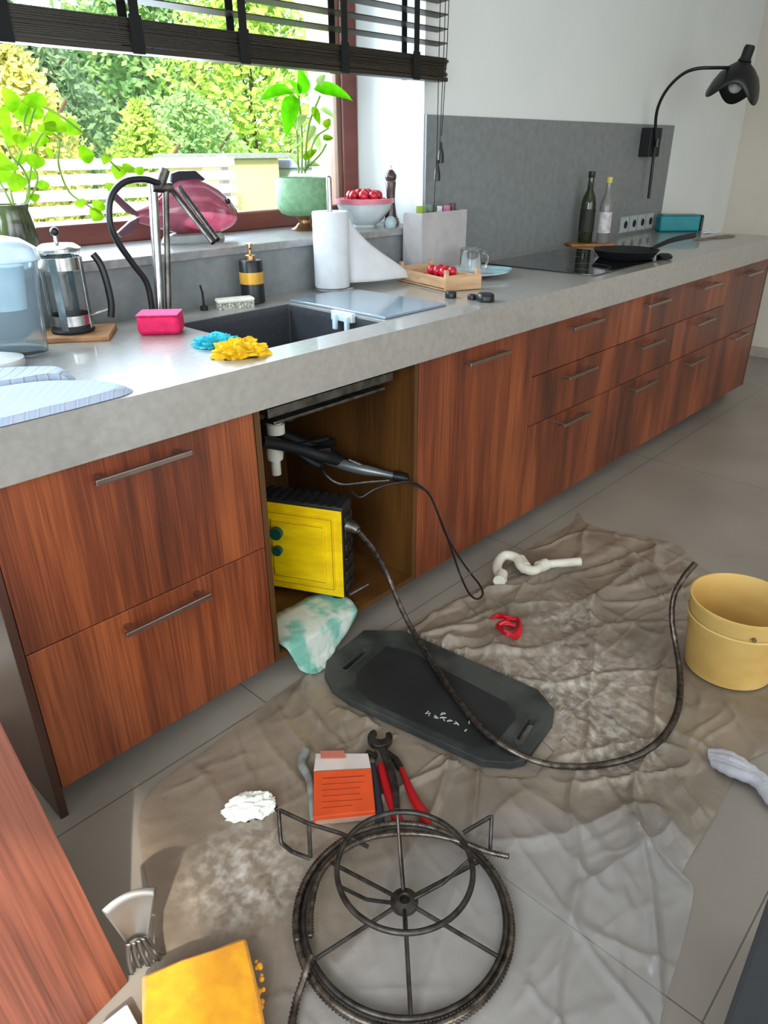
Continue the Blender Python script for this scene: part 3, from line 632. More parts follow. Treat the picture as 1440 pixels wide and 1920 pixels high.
bottle((3.0, .575, H+.0145), .325, .036, mat('dark_green_glass', sr(34, 44, 18), .08, coat=.3), mat('dark_cap', sr(20, 44, 30), .4), mat('dark_label', sr(36, 34, 22), .6), 'tall dark green oil bottle on the wooden board by the wall')
bottle((3.035, .497, H+.0145), .30, .031, mat('pale_bottle', sr(150, 148, 140), .1, trans=.4), mat('yellow_cap', sr(210, 190, 90), .4), mat('white_label', sr(206, 202, 200), .6, col2=sr(170, 160, 158), scale=40), 'clear bottle with white label and yellowish cap beside the green bottle')
fpn = thing('frying_pan', 'black frying pan on the hob with its handle pointing right', 'pan', (2.64, .17, H))
PX, PY = 2.66, .185
b = bmesh.new(); lathe(b, [(0, .0), (.105, .0), (.115, .004), (.138, .034), (.141, .036), (.136, .037), (.112, .008), (0, .006)], (PX, PY, H+.0045), 48); link('pan_body', b, BLACKM, fpn, smooth=True)
b = bmesh.new(); tube(b, crom([(PX+.118, PY-.06, H+.036), (PX+.17, PY-.075, H+.05), (PX+.26, PY-.095, H+.066), (PX+.42, PY-.12, H+.074)], 6), lambda i, n: .008+.006*i/n, 12); link('pan_handle', b, BLACK, fpn, smooth=True)
b = bmesh.new(); lathe(b, [(0, 0), (.033, 0), (.035, .01), (.02, .02), (0, .02)], (2.76, .052, H+.0045), 24)
tagit(link('pot_knob', b, BLACK, smooth=True), 'small round black knob lying on the hob in front of the pan', 'knob')
tb_ = thing('storage_tin', 'teal blue oblong box with a black end at the far end of the worktop', 'box', (3.86, .43, H))
e0 = at(1238, 437, z=H); e1 = at(1322, 438, z=H); 
b = bmesh.new(); dirx = Vector((3.99-3.80, .40-.60, 0)); MB_ = Matrix.Translation((3.865, .575, H)) @ Matrix.Rotation(math.atan2(-.20, .19), 4, 'Z')
v = box(b, 0, .235, 0, .085, .001, .090); xf(v, MB_); link('tin_body', b, mat('teal_enamel', sr(0, 132, 138), .4), tb_, bevel=.01, smooth=True)
b = bmesh.new(); v = box(b, .236, .252, 0, .085, .001, .091); xf(v, MB_); link('tin_end', b, BLACK, tb_, bevel=.008)
b = bmesh.new(); v = box(b, 0.01, .22, .005, .08, .0905, .094); xf(v, MB_); link('tin_lid', b, mat('grey_lid', sr(110, 120, 120), .4), tb_)
for (a, c_, lab, M_) in (((1300, 449), (1372, 441), 'long grey wooden spatula behind the pan handle', mat('grey_wood', sr(130, 116, 104), .6)), ((1318, 437), (1352, 433), 'short pale utensil lying behind the spatula at the end of the worktop', CERAM)):
    b = bmesh.new(); A_ = at(*a, z=H+.006); B_ = at(*c_, z=H+.006); 
    if B_.x > 4.04: B_ = A_+(B_-A_)*((4.04-A_.x)/(B_.x-A_.x))
    tube(b, [A_, A_.lerp(B_, .6)], .0055, 8); d = (B_-A_).normalized(); s = Vector((-d.y, d.x, 0)); q = A_.lerp(B_, .55)
    prism(b, [(p.x, p.y) for p in (q-s*.02, B_-s*.022, B_+s*.022, q+s*.02)], H+.001, H+.009)
    tagit(link('spatula', b, M_, bevel=.001), lab, 'utensil')

# ------------------------------------------------------------------ on the window sill
gp = thing('potted_plant', 'leafy plant in a green ribbed pot on a brass foot', 'plant', (1.40, .88, SZ)); c0 = (1.405, .87, SZ)
b = bmesh.new(); prof = [(0, .052), (.062, .052), (.082, .060), (.094, .078), (.098, .105), (.098, .175), (.096, .18), (.090, .178), (.088, .12), (0, .11)]
seg = 72; rings = []
for r, z in prof:
    rings.append([b.verts.new((c0[0]+(r*(1+.010*math.cos(k*PI))*math.cos(2*PI*k/seg)), c0[1]+(r*(1+.010*math.cos(k*PI))*math.sin(2*PI*k/seg)), c0[2]+z)) for k in range(seg)] if r else [b.verts.new((c0[0], c0[1], c0[2]+z))])
for A, B in zip(rings, rings[1:]):
    for k in range(seg):
        f = list(dict.fromkeys([A[k % len(A)], A[(k+1) % seg % len(A)], B[(k+1) % seg % len(B)], B[k % len(B)]]))
        if len(f) > 2: b.faces.new(f)
link('green_pot', b, mat('sage_glaze', sr(120, 160, 118), .5, col2=sr(102, 142, 102), scale=50, bump=.15), gp, smooth=True)
b = bmesh.new(); lathe(b, [(0, 0), (.050, 0), (.052, .005), (.036, .012), (.022, .026), (.022, .036), (.036, .050), (.05, .0525), (0, .0525)], c0, 32); link('brass_foot', b, mat('foot_brass', sr(168, 134, 96), .3, .9), gp, smooth=True)
b = bmesh.new(); lathe(b, [(0, .168), (.088, .166), (.088, .14), (0, .14)], c0, 30); link('soil', b, mat('soil', sr(70, 56, 42), .95, bump=.5), gp)
yp = c0[1]
def pp(px, py, dy=0.0): return at(px, py, y=yp+dy)
b = bmesh.new(); stems = [[pp(566, 325), pp(566, 250, .01), pp(560, 180)], [pp(572, 325), pp(578, 240), pp(600, 180)], [pp(560, 325), pp(555, 230), pp(545, 178)], [pp(574, 320), pp(590, 262), pp(616, 240, -.01)], [pp(570, 320), pp(600, 290), pp(612, 270)]]
for s in stems: tube(b, crom(s, 6), .0035, 8)
link('stems', b, LEAFD, gp, smooth=True)
big = [((548, 172), (486, 190), .055, 0), ((550, 178), (537, 258), .062, -.02), ((588, 168), (662, 190), .062, -.01), ((560, 182), (540, 150), .04, .03), ((570, 176), (560, 128), .05, .02)]
for a, c_, wd, dy in big:
    b = bmesh.new(); leafmesh(b, pp(*a, dy), pp(*c_, dy-.02), wd, .3); link('broad_leaf', b, LEAF2, gp, smooth=True)
sm = [((585, 200), (600, 235)), ((600, 205), (632, 225)), ((570, 215), (556, 245)), ((606, 262), (625, 258)), ((590, 235), (575, 270)), ((596, 160), (610, 140)), ((570, 300), (595, 280)), ((575, 310), (602, 312)), ((560, 310), (540, 290)), ((610, 240), (618, 222)), ((570, 260), (548, 278)), ((588, 250), (600, 285))]
for i, (a, c_) in enumerate(sm):
    b = bmesh.new(); leafmesh(b, pp(*a, R.uniform(-.03, .03)), pp(*c_, R.uniform(-.03, .03)), .03, .2); link('young_leaf', b, LEAFD if i % 3 else LEAF, gp, smooth=True)
# pothos at the left
pt = thing('potted_plant', 'trailing pothos vine in a murky glass vase at the left of the sill', 'plant', (.36, .86, SZ)); c0 = (.352, .87, SZ)
VASE = mat('murky_glass', sr(70, 82, 40), .2, col2=sr(46, 44, 24), scale=16, coat=.4)
b = bmesh.new(); lathe(b, [(0, 0), (.035, 0), (.05, .02), (.056, .06), (.05, .10), (.044, .125), (.05, .14), (.047, .14), (.04, .125), (0, .12)], c0, 36); link('glass_vase', b, VASE, pt, smooth=True)
yp = .87
vines = [[(30, 400), (20, 350), (35, 300), (55, 240), (70, 200), (110, 215), (150, 245), (185, 270), (205, 300), (225, 320)],
         [(40, 400), (70, 340), (60, 300), (80, 250), (110, 260), (110, 310), (130, 360), (165, 385), (190, 400)],
         [(35, 400), (55, 360), (45, 320), (20, 290), (5, 250)], [(45, 400), (55, 340), (60, 280), (45, 230), (60, 190)], [(30, 400), (10, 360), (-15, 310), (-20, 250)]]
b = bmesh.new()
for s in vines: tube(b, crom([pp(*q, R.uniform(-.02, .02)) for q in s], 6), .0028, 7)
link('vine_stems', b, LEAFD, pt, smooth=True)
lv = [(68, 192, 30, 90), (45, 215, 34, 60), (62, 212, 30, 20), (105, 235, 36, 200), (88, 240, 26, -60), (138, 242, 28, 210), (25, 255, 30, 250), (45, 265, 26, 260), (75, 262, 26, 240), (160, 292, 26, 10), (200, 300, 16, 240), (224, 322, 24, 250), (240, 318, 18, 20), (262, 322, 16, 60), (186, 385, 20, 250), (182, 402, 22, 240), (10, 310, 34, 200), (66, 300, 26, 270), (32, 340, 32, 250), (12, 330, 26, 230), (80, 345, 18, 280), (208, 350, 16, 260), (66, 370, 16, 270), (150, 380, 16, 300), (95, 285, 14, 260), (20, 190, 30, 10), (8, 225, 30, 170), (60, 330, 18, 100), (40, 300, 20, 120)]
for i, (x, y, s, a) in enumerate(lv):
    dx, dy_ = math.cos(math.radians(a))*s*.75, -math.sin(math.radians(a))*s*.75; d = R.uniform(-.05, .04)
    b = bmesh.new(); leafmesh(b, pp(x-dx*.6, y-dy_*.6, d), pp(x+dx*.9, y+dy_*.9, d+R.uniform(-.02, .02)), s*1.5*.00135, .2, nrm=(-.55+R.uniform(-.3, .3), -.7, .4+R.uniform(-.3, .3)))
    link('pothos_leaf', b, LEAF, pt, smooth=True)
# pink fish ornament
fs = thing('fish_ornament', 'pinkish red glass fish ornament lying on the sill behind the faucet', 'ornament', (.86, .86, SZ)); FC = Vector((.885, .85, 1.187))
PINK = mat('rose_glass', sr(140, 40, 58), .12, trans=.35, col2=sr(176, 96, 116), scale=9, coat=.6, lo=.4, hi=.6)
b = bmesh.new(); seg = 28; rings = []
fr_p = [(-.17, .012, .018, -.012), (-.13, .03, .03, -.012), (-.08, .055, .058, .0), (-.02, .072, .08, .006), (.05, .076, .086, .004), (.11, .068, .072, -.006), (.155, .05, .05, -.018), (.18, .034, .034, -.024), (.186, .02, .02, -.026)]
for x, ry, rz_, zo in fr_p: rings.append([b.verts.new(FC+Vector((x, ry*math.cos(2*PI*k/seg), zo+rz_*math.sin(2*PI*k/seg)))) for k in range(seg)])
for A, B in zip(rings, rings[1:]):
    for k in range(seg): b.faces.new((A[k], A[(k+1) % seg], B[(k+1) % seg], B[k]))
b.faces.new(rings[0]); link('fish_body', b, PINK, fs, smooth=True)
DK = mat('plum_glass', sr(92, 60, 72), .2, coat=.5)
b = bmesh.new()
for s in (1, -1):
    pts = [(-.165, 0), (-.2, .012*s), (-.245, .05*s+.01), (-.235, .075*s if s > 0 else -.055), (-.205, .045*s), (-.168, .012*s)]
    a_ = [b.verts.new(FC+Vector((x, -.008, z-.012))) for x, z in pts]; c_ = [b.verts.new(FC+Vector((x, .008, z-.012))) for x, z in pts]
    b.faces.new(a_); b.faces.new(c_)
    for k in range(6): b.faces.new((a_[k], a_[(k+1) % 6], c_[(k+1) % 6], c_[k]))
link('tail_fin', b, DK, fs, bevel=.003)
b = bmesh.new(); pts = [(-.05, .065), (-.04, .105), (-.01, .112), (.05, .112), (.085, .085), (.05, .074)]
a_ = [b.verts.new(FC+Vector((x, -.012, z))) for x, z in pts]; c_ = [b.verts.new(FC+Vector((x, .012, z))) for x, z in pts]; b.faces.new(a_); b.faces.new(c_)
for k in range(6): b.faces.new((a_[k], a_[(k+1) % 6], c_[(k+1) % 6], c_[k]))
link('dorsal_fin', b, mat('dark_fin', sr(44, 40, 50), .3), fs, bevel=.004)
b = bmesh.new(); lathe(b, [(0, 0), (.075, 0), (.078, .006), (.07, .025), (.05, .03), (0, .03)], seg=30, M=Matrix.Translation((FC.x+.02, FC.y, SZ)) @ Matrix.Diagonal((1.5, .75, 1, 1))); link('belly_stand', b, mat('grey_glass_stand', sr(150, 156, 152), .3), fs, smooth=True)
b = bmesh.new(); ball(b, FC+Vector((.13, -.055, .02)), .009); link('fish_eye', b, BLACK, fs, smooth=True)
# bowl with red fruit
b = bmesh.new(); bc = (1.655, .80, SZ)
lathe(b, [(0, 0), (.045, 0), (.046, .008), (.07, .025), (.10, .062), (.112, .10), (.109, .10), (.096, .062), (.06, .022), (0, .016)], bc, 44)
tagit(link('fruit_bowl', b, mat('bowl_white', sr(205, 214, 214), .3, coat=.3), smooth=True), 'white bowl full of red fruit on the sill by the pepper mill', 'bowl')
b = bmesh.new(); lathe(b, [(.112, .085), (.1135, .085), (.1145, .102), (.1095, .103), (.1085, .1)], bc, 44); o = link('bowl_rim', b, mat('pink_rim', sr(210, 120, 136), .3), bpy.data.objects['fruit_bowl'], smooth=True)
f0 = None; n = 0
for lay, (rr, zz, num) in enumerate(((.074, .086, 11), (.04, .088, 5), (.0, .088, 1), (.052, .112, 8), (.02, .118, 3))):
    for k in range(num):
        a = 2*PI*k/num+lay*.5; p = Vector(bc)+Vector((rr*math.cos(a), rr*math.sin(a), zz))
        if f0 is None: f0 = berry('red_fruit', p, .0185, 'small red fruit heaped in the white bowl on the sill', 'red fruit in the white bowl')
        else: o = f0.copy(); COL.objects.link(o); o.location = p; o.rotation_euler = (R.random()*3, R.random()*3, 0)
# pepper mill
pm = thing('pepper_mill', 'tall dark wooden pepper mill on the sill against the window reveal', 'pepper mill', (1.735, .735, SZ)); c0 = (1.735, .735, SZ)
DW = mat('dark_mill_wood', sr(64, 40, 32), .35, coat=.3)
b = bmesh.new(); lathe(b, [(0, 0), (.025, 0), (.026, .01), (.022, .04), (.016, .09), (.0175, .13), (.0205, .155), (.019, .16), (0, .16)], c0, 28); link('mill_body', b, DW, pm, smooth=True)
b = bmesh.new(); lathe(b, [(0, .161), (.018, .161), (.0225, .172), (.0225, .182), (.012, .196), (.008, .2), (0, .2)], c0, 28); link('mill_head', b, DW, pm, smooth=True)
b = bmesh.new(); lathe(b, [(0, .2), (.004, .2), (.0045, .212), (0, .216)], c0, 12); link('mill_nut', b, CHROME, pm, smooth=True)
b = bmesh.new(); lathe(b, [(0, 0), (.02, 0), (.024, .018), (.018, .034), (.006, .042), (0, .043)], (1.685, .69, SZ), 20)
tagit(link('small_glass_pot', b, mat('tiny_glass', sr(190, 212, 214), .15, trans=.4), smooth=True), 'tiny clear glass pot at the foot of the pepper mill', 'pot')
b = bmesh.new(); rumple(b, (1.80, .78, SZ), .032, .022, .034, .2, 4)
tagit(link('ginger_root', b, mat('ginger', sr(176, 138, 118), .8), smooth=True), 'pinkish brown lumpy root on the sill right of the pepper mill', 'root')
b = bmesh.new(); ball(b, (1.805, .70, SZ+.014), .0145, (1.2, 1, 1))
tagit(link('dark_plum', b, mat('dark_fruit', sr(50, 50, 56), .4), smooth=True), 'small dark round fruit at the right end of the sill', 'fruit')

# ------------------------------------------------------------------ inside the sink cupboard
CF = ZB+.018
mc = thing('drain_machine', 'yellow and black drain cleaning machine standing in the open sink cupboard', 'machine', (.73, .16, .115), math.atan2(-.2, .096))
MM = Matrix.LocRotScale(mc.location, mc.rotation_euler, (1, 1, 1)); O_ = Vector((.68, .25, 0)); 
def ml(x, y, z): # metres along the yellow face, into the body, height
    u = Vector((.096, -.2, 0)).normalized(); v = Vector((.2, .096, 0)).normalized(); return O_+u*x+v*y+Vector((0, 0, z))
def mbox(bm, x0, x1, y0, y1, z0, z1):
    v = box(bm, x0, x1, y0, y1, z0, z1)
    for q in v: q.co = ml(*q.co)
F0, F1 = -.05, .222
b = bmesh.new(); mbox(b, F0, F1, -.004, .0, .12, .415); mbox(b, F0+.025, F1-.025, -.012, -.004, .145, .39); mbox(b, F0+.05, F1-.05, -.018, -.012, .17, .365)
link('yellow_cover', b, YEL, mc, bevel=.004)
b = bmesh.new(); mbox(b, F0-.004, F1+.002, .0005, .08, .118, .425); link('housing', b, mat('black_housing', sr(40, 38, 34), .5, col2=sr(26, 25, 23), scale=40), mc, bevel=.005)
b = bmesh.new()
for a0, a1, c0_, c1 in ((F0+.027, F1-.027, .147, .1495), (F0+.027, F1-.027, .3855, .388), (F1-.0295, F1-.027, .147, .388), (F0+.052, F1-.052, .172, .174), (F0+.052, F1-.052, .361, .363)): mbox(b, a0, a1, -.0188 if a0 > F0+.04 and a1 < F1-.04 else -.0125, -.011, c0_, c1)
link('cover_step_shade', b, mat('step_shade_yellow', sr(170, 132, 4), .6), mc)  # darker yellow strips painting in shade along the stepped cover edges
for k in range(9):
    x = F0+.01+k*.029; b = bmesh.new(); mbox(b, x, x+.016, -.003, .083, .4255, .4305); link('cooling_rib', b, BLACKM, mc, bevel=.002)
for k in range(6):
    z = .135+k*.046; b = bmesh.new(); mbox(b, F1+.0025, F1+.008, .01, .07, z, z+.024); link('side_rib', b, IRON, mc, bevel=.002)
hubp = ml(F1+.01, .03, .355)
b = bmesh.new(); tube(b, [hubp, hubp+Vector((.004, -.022, -.002)), hubp+Vector((.006, -.034, -.006))], lambda i, n: (.023, .017, .012)[i], 18); link('cable_outlet', b, STEEL, mc, smooth=True)
b = bmesh.new()
for z, r in ((.325, .02), (.265, .015)): tube(b, [ml(.02, -.018, z), ml(.02, -.034, z)], r, 18)
link('control_knob', b, mat('green_knob', sr(24, 78, 62), .4), mc, smooth=True)
for x in (F0+.02, F1-.04):
    b = bmesh.new(); mbox(b, x, x+.03, .005, .085, CF+.0005, .118); link('foot', b, STEEL, mc, bevel=.002)
b = bmesh.new(); tube(b, [at(655, 1115, y=.03), at(690, 1095, y=.02)], .005, 8); link('latch_rod', b, STEEL, mc, smooth=True)
# the plumbing under the bowl
pb = thing('drain_plumbing', 'white and black waste pipes hanging under the sink bowl', 'pipe', (.75, .3, .6))
WP = mat('white_pipe', sr(220, 216, 200), .4, col2=sr(205, 198, 176), scale=20)
b = bmesh.new(); tube(b, [(.755, .3, .712), (.755, .3, .60)], .02, 16); lathe(b, [(.0, .0), (.027, 0), (.027, .03), (0, .03)], (.755, .3, .60), 20); lathe(b, [(0, 0), (.024, 0), (.026, .02), (.024, .04), (0, .04)], (.745, .3, .52), 20); tube(b, [(.745, .3, .53), (.745, .3, .47)], .015, 14)
link('white_tailpipe', b, WP, pb, smooth=True)
b = bmesh.new(); tube(b, crom([at(490, 828, y=.25), at(530, 835, y=.25), at(570, 845, y=.24), at(612, 858, y=.22), at(640, 862, y=.25), (.85, .42, .55)], 6), .017, 12); tube(b, crom([at(560, 850, y=.3), at(600, 872, y=.26), at(600, 838, y=.32), at(625, 828, y=.34)], 6), .012, 10); tube(b, crom([(.70, .35, .7), (.72, .36, .62), (.78, .40, .6), (.86, .5, .52), (.9, .6, .5)], 6), .012, 10)
link('black_hose', b, BLACKM, pb, smooth=True)
b = bmesh.new(); lathe(b, [(0, 0), (.05, 0), (.055, .02), (.05, .03), (0, .03)], (.80, .30, .68), 26); lathe(b, [(0, 0), (.03, 0), (.03, .045), (0, .045)], (.80, .3, .635), 20); link('strainer_cup', b, BLACK, pb, smooth=True)
# clamp tool
ct = thing('clamp_tool', 'grey steel hand tool with a curved guard jutting out of the open sink cupboard', 'tool', at(680, 880, y=.15))
a1, a2, a3 = at(605, 862, y=.27), at(680, 880, y=.15), at(762, 897, y=.02)
b = bmesh.new(); tube(b, crom([a1, a1.lerp(a2, .5), a2, a2.lerp(a3, .4), a3], 5), lambda i, n: .010+.008*math.sin(PI*min(1, i/n*1.3)), 14); link('tool_body', b, mat('gun_metal', sr(128, 132, 130), .35, .6), ct, smooth=True)
b = bmesh.new(); tube(b, crom([at(600, 868, y=.26), at(612, 892, y=.22), at(640, 908, y=.18), at(690, 904, y=.12), at(730, 901, y=.07)], 6), .005, 8); link('guard', b, STEEL, ct, smooth=True)
b = bmesh.new(); tube(b, [a3.lerp(a2, .28), a3], .0165, 14); tube(b, [a3, a3+(a3-a2).normalized()*.006], .012, 14); link('end_collar', b, BLACK, ct, smooth=True)
b = bmesh.new(); tube(b, [at(655, 862, y=.19), at(700, 882, y=.12)], .008, 10); link('lever', b, STEEL, ct, smooth=True)
b = bmesh.new(); v = box(b, -.05, .05, -.02, .02, -.012, .012); xf(v, Matrix.Translation(at(590, 845, y=.30)) @ Matrix.Rotation(-.6, 4, 'Z')); tube(b, [at(560, 835, y=.34), at(615, 822, y=.33)], .009, 8); link('clamp_head', b, BLACKM, ct, bevel=.003)
# cord hanging out of the cupboard
b = bmesh.new()
cpts = [at(660, 922, y=.088), at(676, 932, y=.06), at(705, 916, y=.03), at(740, 906, y=-.0), at(775, 905, y=-.02), at(803, 925, y=-.03), at(820, 960, y=-.045), at(835, 1000, y=-.05), at(858, 1040, y=-.055), at(880, 1072, z=.05), at(900, 1098, z=.03), at(905, 1115, z=.026), at(893, 1123, z=.026), at(878, 1110, z=.03), at(862, 1075, z=.06), at(848, 1035, y=-.06), at(836, 1000, y=-.055), at(822, 965, y=-.05), at(806, 928, y=-.035), at(790, 915, y=-.025), at(765, 903, y=-.0)]
tube(b, crom(cpts, 8), .0035, 8)
tagit(link('power_cord', b, BLACK, smooth=True), 'thin black twisted cord looping out of the cupboard down to the floor', 'cord')
# cloth under the machine, hanging over the cupboard front
bg_ = bmesh.new(); NX, NY = 22, 26; g = []
tex = [(.15, CF+.006, .50, .80), (.03, CF+.009, .50, .79), (-.008, CF+.004, .50, .775), (-.012, .06, .515, .74), (-.012, .02, .53, .68), (-.03, .006, .545, .63), (-.05, .005, .56, .60)]
for j in range(NY+1):
    t = j/NY*(len(tex)-1); k = min(int(t), len(tex)-2); f = t-k; a_ = [tex[k][q]*(1-f)+tex[k+1][q]*f for q in range(4)]
    row = []
    for i in range(NX+1):
        s = i/NX; x = a_[2]+(a_[3]-a_[2])*s
        wv = .005*noise.noise(Vector((x*28, t*1.2, 3)))+.003*math.sin(x*150+t*1.5)
        row.append(bg_.verts.new((x, a_[0]-abs(wv) if t > 2 else a_[0], a_[1]+(abs(wv) if t <= 2 or t > 5 else 0))))
    g.append(row)
for A, B in zip(g, g[1:]):
    for k in range(NX): bg_.faces.new((A[k], A[k+1], B[k+1], B[k]))
tagit(link('cleaning_rag', bg_, mat('teal_white_rag', sr(200, 205, 190), .9, col2=sr(120, 178, 158), scale=14, stretch=(1, 1, .6), lo=.42, hi=.55, bump=.2), smooth=True, solid=.002), 'white and mint green rag hanging out below the yellow machine', 'rag')

# ------------------------------------------------------------------ plastic sheet on the floor
def plate_holes(outer, holes, z0, z1):
    bm = bmesh.new(); es = []
    for P in [outer]+holes:
        vs = [bm.verts.new((x, y, z0)) for x, y in P]
        es += [bm.edges.new((vs[i], vs[(i+1) % len(vs)])) for i in range(len(vs))]
    bmesh.ops.triangle_fill(bm, use_beauty=True, edges=es)
    r = bmesh.ops.extrude_face_region(bm, geom=bm.faces[:])
    for v in [v for v in r['geom'] if isinstance(v, bmesh.types.BMVert)]: v.co.z = z1
    return bm
MATP = [at(*p, z=.028) for p in ((608, 1262), (612, 1238), (682, 1181), (757, 1182), (1008, 1292), (1040, 1330), (1037, 1352), (985, 1424), (958, 1430), (905, 1426), (655, 1312), (622, 1288))]
MATP = [(p.x, p.y) for p in MATP]
MCX, MCY = sum(p[0] for p in MATP)/12, sum(p[1] for p in MATP)/12
BC = Vector((1.40, -.90, 0)); BH = .235; RC = Vector((.181, -.727, 0))
outl = [at(*p, z=0) for p in ((268, 1512), (395, 1400), (560, 1275), (640, 1215), (770, 1172), (850, 1128), (925, 1088), (990, 1030), (1068, 985), (1085, 962), (1105, 985), (1190, 1005), (1268, 1022), (1305, 1055), (1400, 1120), (1500, 1250), (1500, 1370), (1400, 1430), (1365, 1480), (1335, 1540), (1278, 1640), (1300, 1665), (1282, 1760), (1240, 1900), (1200, 2040), (900, 2120), (500, 2120), (330, 2000), (300, 1850), (285, 1700))]
outl = [(p.x, p.y) for p in outl]
def flat_mask(x, y):
    d = 1.0
    dx, dy = x-MCX, y-MCY
    q = [(MCX+(px_-MCX)*1.12, MCY+(py_-MCY)*1.12) for px_, py_ in MATP]
    if inpoly(x, y, q): d = 0
    d = min(d, max(0, min(1, ((Vector((x, y, 0))-BC).length-.13)/.05)))
    rr = (Vector((x, y, 0))-RC).length
    d = min(d, 1 if rr > .25 else .28)
    if x < .02 and y < -.4: d *= .3
    return d
def crease(x, y, ang, st, sc, off, sharp):
    c_, s_ = math.cos(ang), math.sin(ang); u = (x*c_+y*s_)*sc*st; v = (-x*s_+y*c_)*sc
    w_ = .25*noise.noise(Vector((x*3+off, y*3, off)))*sc*.3
    return max(0, 1-abs(noise.noise(Vector((u+w_, v+w_, off))))*sharp)
def wr(x, y):
    p = Vector((x, y, 0))
    amp = .5+.8*max(0, noise.noise(p*2.2+Vector((4, 4, 4)))+.2)
    h = .013*crease(x, y, .4, .18, 5, 1.3, 9)**1.5+.010*crease(x, y, -.5, .2, 6, 7.7, 9)**1.5+.008*crease(x, y, 1.2, .2, 7, 3.1, 8)**1.5
    h += .004*crease(x, y, .9, .3, 13, 5.5, 5)+.003*crease(x, y, -.2, .3, 16, 9.5, 5)
    an = math.atan2(y+.02, x-.55); r_ = math.hypot(x-.55, y+.02)
    reg = min(1, max(0, (r_-.2)*3))*min(1, max(0, (y+.75)*4))*(1 if x > .6 else 0)
    h += .010*reg*max(0, math.sin(an*26+3*noise.noise(p*2)))**4
    return h*amp*1.35
def sheet_h(x, y, s): return .0025+flat_mask(x, y)*wr(x, y)*min(1, .35+s*8)
b = bmesh.new(); ring_sheet(b, outl, sheet_h, 170, .0085, center=(.80, -.60))
def sheet_mat():
    M = mat('dust_sheet_plastic', sr(156, 141, 122), .26, col2=sr(130, 116, 99), scale=5, bump=.3, bscale=30, spec=.7, coat=.5)
    n = M.node_tree.nodes; l = M.node_tree.links; bb = n['Principled BSDF']; src = bb.inputs['Base Color'].links[0].from_socket
    tc = n.new('ShaderNodeNewGeometry')
    n1 = n.new('ShaderNodeTexNoise'); n1.inputs['Scale'].default_value = 3.0; n1.inputs['Detail'].default_value = 3; l.new(tc.outputs['Position'], n1.inputs[0])
    n2 = n.new('ShaderNodeTexNoise'); n2.inputs['Scale'].default_value = 42; n2.inputs['Detail'].default_value = 9; l.new(tc.outputs['Position'], n2.inputs[0])
    r1 = n.new('ShaderNodeValToRGB'); r1.color_ramp.elements[0].position = .52; r1.color_ramp.elements[1].position = .64; l.new(n1.outputs[0], r1.inputs[0])
    r2 = n.new('ShaderNodeValToRGB'); r2.color_ramp.elements[0].position = .42; r2.color_ramp.elements[1].position = .78; l.new(n2.outputs[0], r2.inputs[0])
    mu = n.new('ShaderNodeMath'); mu.operation = 'MULTIPLY'; l.new(r1.outputs[0], mu.inputs[0]); l.new(r2.outputs[0], mu.inputs[1])
    spots = None
    for c_, r_ in (((1.02, -.62, 0), .26), ((.86, -.80, 0), .14), ((.03, -.42, 0), .13), ((1.30, -.42, 0), .12)):
        d_ = n.new('ShaderNodeVectorMath'); d_.operation = 'DISTANCE'; l.new(tc.outputs['Position'], d_.inputs[0]); d_.inputs[1].default_value = c_
        q_ = n.new('ShaderNodeMapRange'); q_.inputs[1].default_value = r_*1.25; q_.inputs[2].default_value = r_*.4; l.new(d_.outputs['Value'], q_.inputs[0])
        if spots is None: spots = q_.outputs[0]
        else:
            m_ = n.new('ShaderNodeMath'); m_.operation = 'MAXIMUM'; l.new(spots, m_.inputs[0]); l.new(q_.outputs[0], m_.inputs[1]); spots = m_.outputs[0]
    mu2 = n.new('ShaderNodeMath'); mu2.operation = 'MULTIPLY'; l.new(r2.outputs[0], mu2.inputs[0]); l.new(spots, mu2.inputs[1]); mu = mu2
    mx = n.new('ShaderNodeMix'); mx.data_type = 'RGBA'; l.new(mu.outputs[0], mx.inputs[0]); l.new(src, mx.inputs[6]); mx.inputs[7].default_value = sr(214, 206, 192)
    l.new(mx.outputs[2], bb.inputs['Base Color'])
    n3 = n.new('ShaderNodeTexNoise'); n3.inputs['Scale'].default_value = 1.6; n3.inputs['Detail'].default_value = 2; l.new(tc.outputs['Position'], n3.inputs[0])
    r3 = n.new('ShaderNodeMapRange'); r3.inputs[1].default_value = .35; r3.inputs[2].default_value = .65; r3.inputs[3].default_value = .62; r3.inputs[4].default_value = .95; l.new(n3.outputs[0], r3.inputs[0])
    dv = n.new('ShaderNodeVectorMath'); dv.operation = 'DISTANCE'; l.new(tc.outputs['Position'], dv.inputs[0]); dv.inputs[1].default_value = (.22, -1.15, 0)
    na = n.new('ShaderNodeMath'); na.operation = 'MULTIPLY_ADD'; l.new(n3.outputs[0], na.inputs[0]); na.inputs[1].default_value = .5; l.new(dv.outputs['Value'], na.inputs[2])
    cl = n.new('ShaderNodeMapRange'); cl.inputs[1].default_value = .62; cl.inputs[2].default_value = .80; cl.inputs[3].default_value = .55; cl.inputs[4].default_value = 1.0; l.new(na.outputs[0], cl.inputs[0])
    am = n.new('ShaderNodeMath'); am.operation = 'MULTIPLY'; l.new(r3.outputs[0], am.inputs[0]); l.new(cl.outputs[0], am.inputs[1])
    l.new(am.outputs[0], bb.inputs['Alpha'])
    iv = n.new('ShaderNodeMapRange'); iv.inputs[1].default_value = .55; iv.inputs[2].default_value = 1.0; iv.inputs[3].default_value = .85; iv.inputs[4].default_value = 0; l.new(cl.outputs[0], iv.inputs[0])
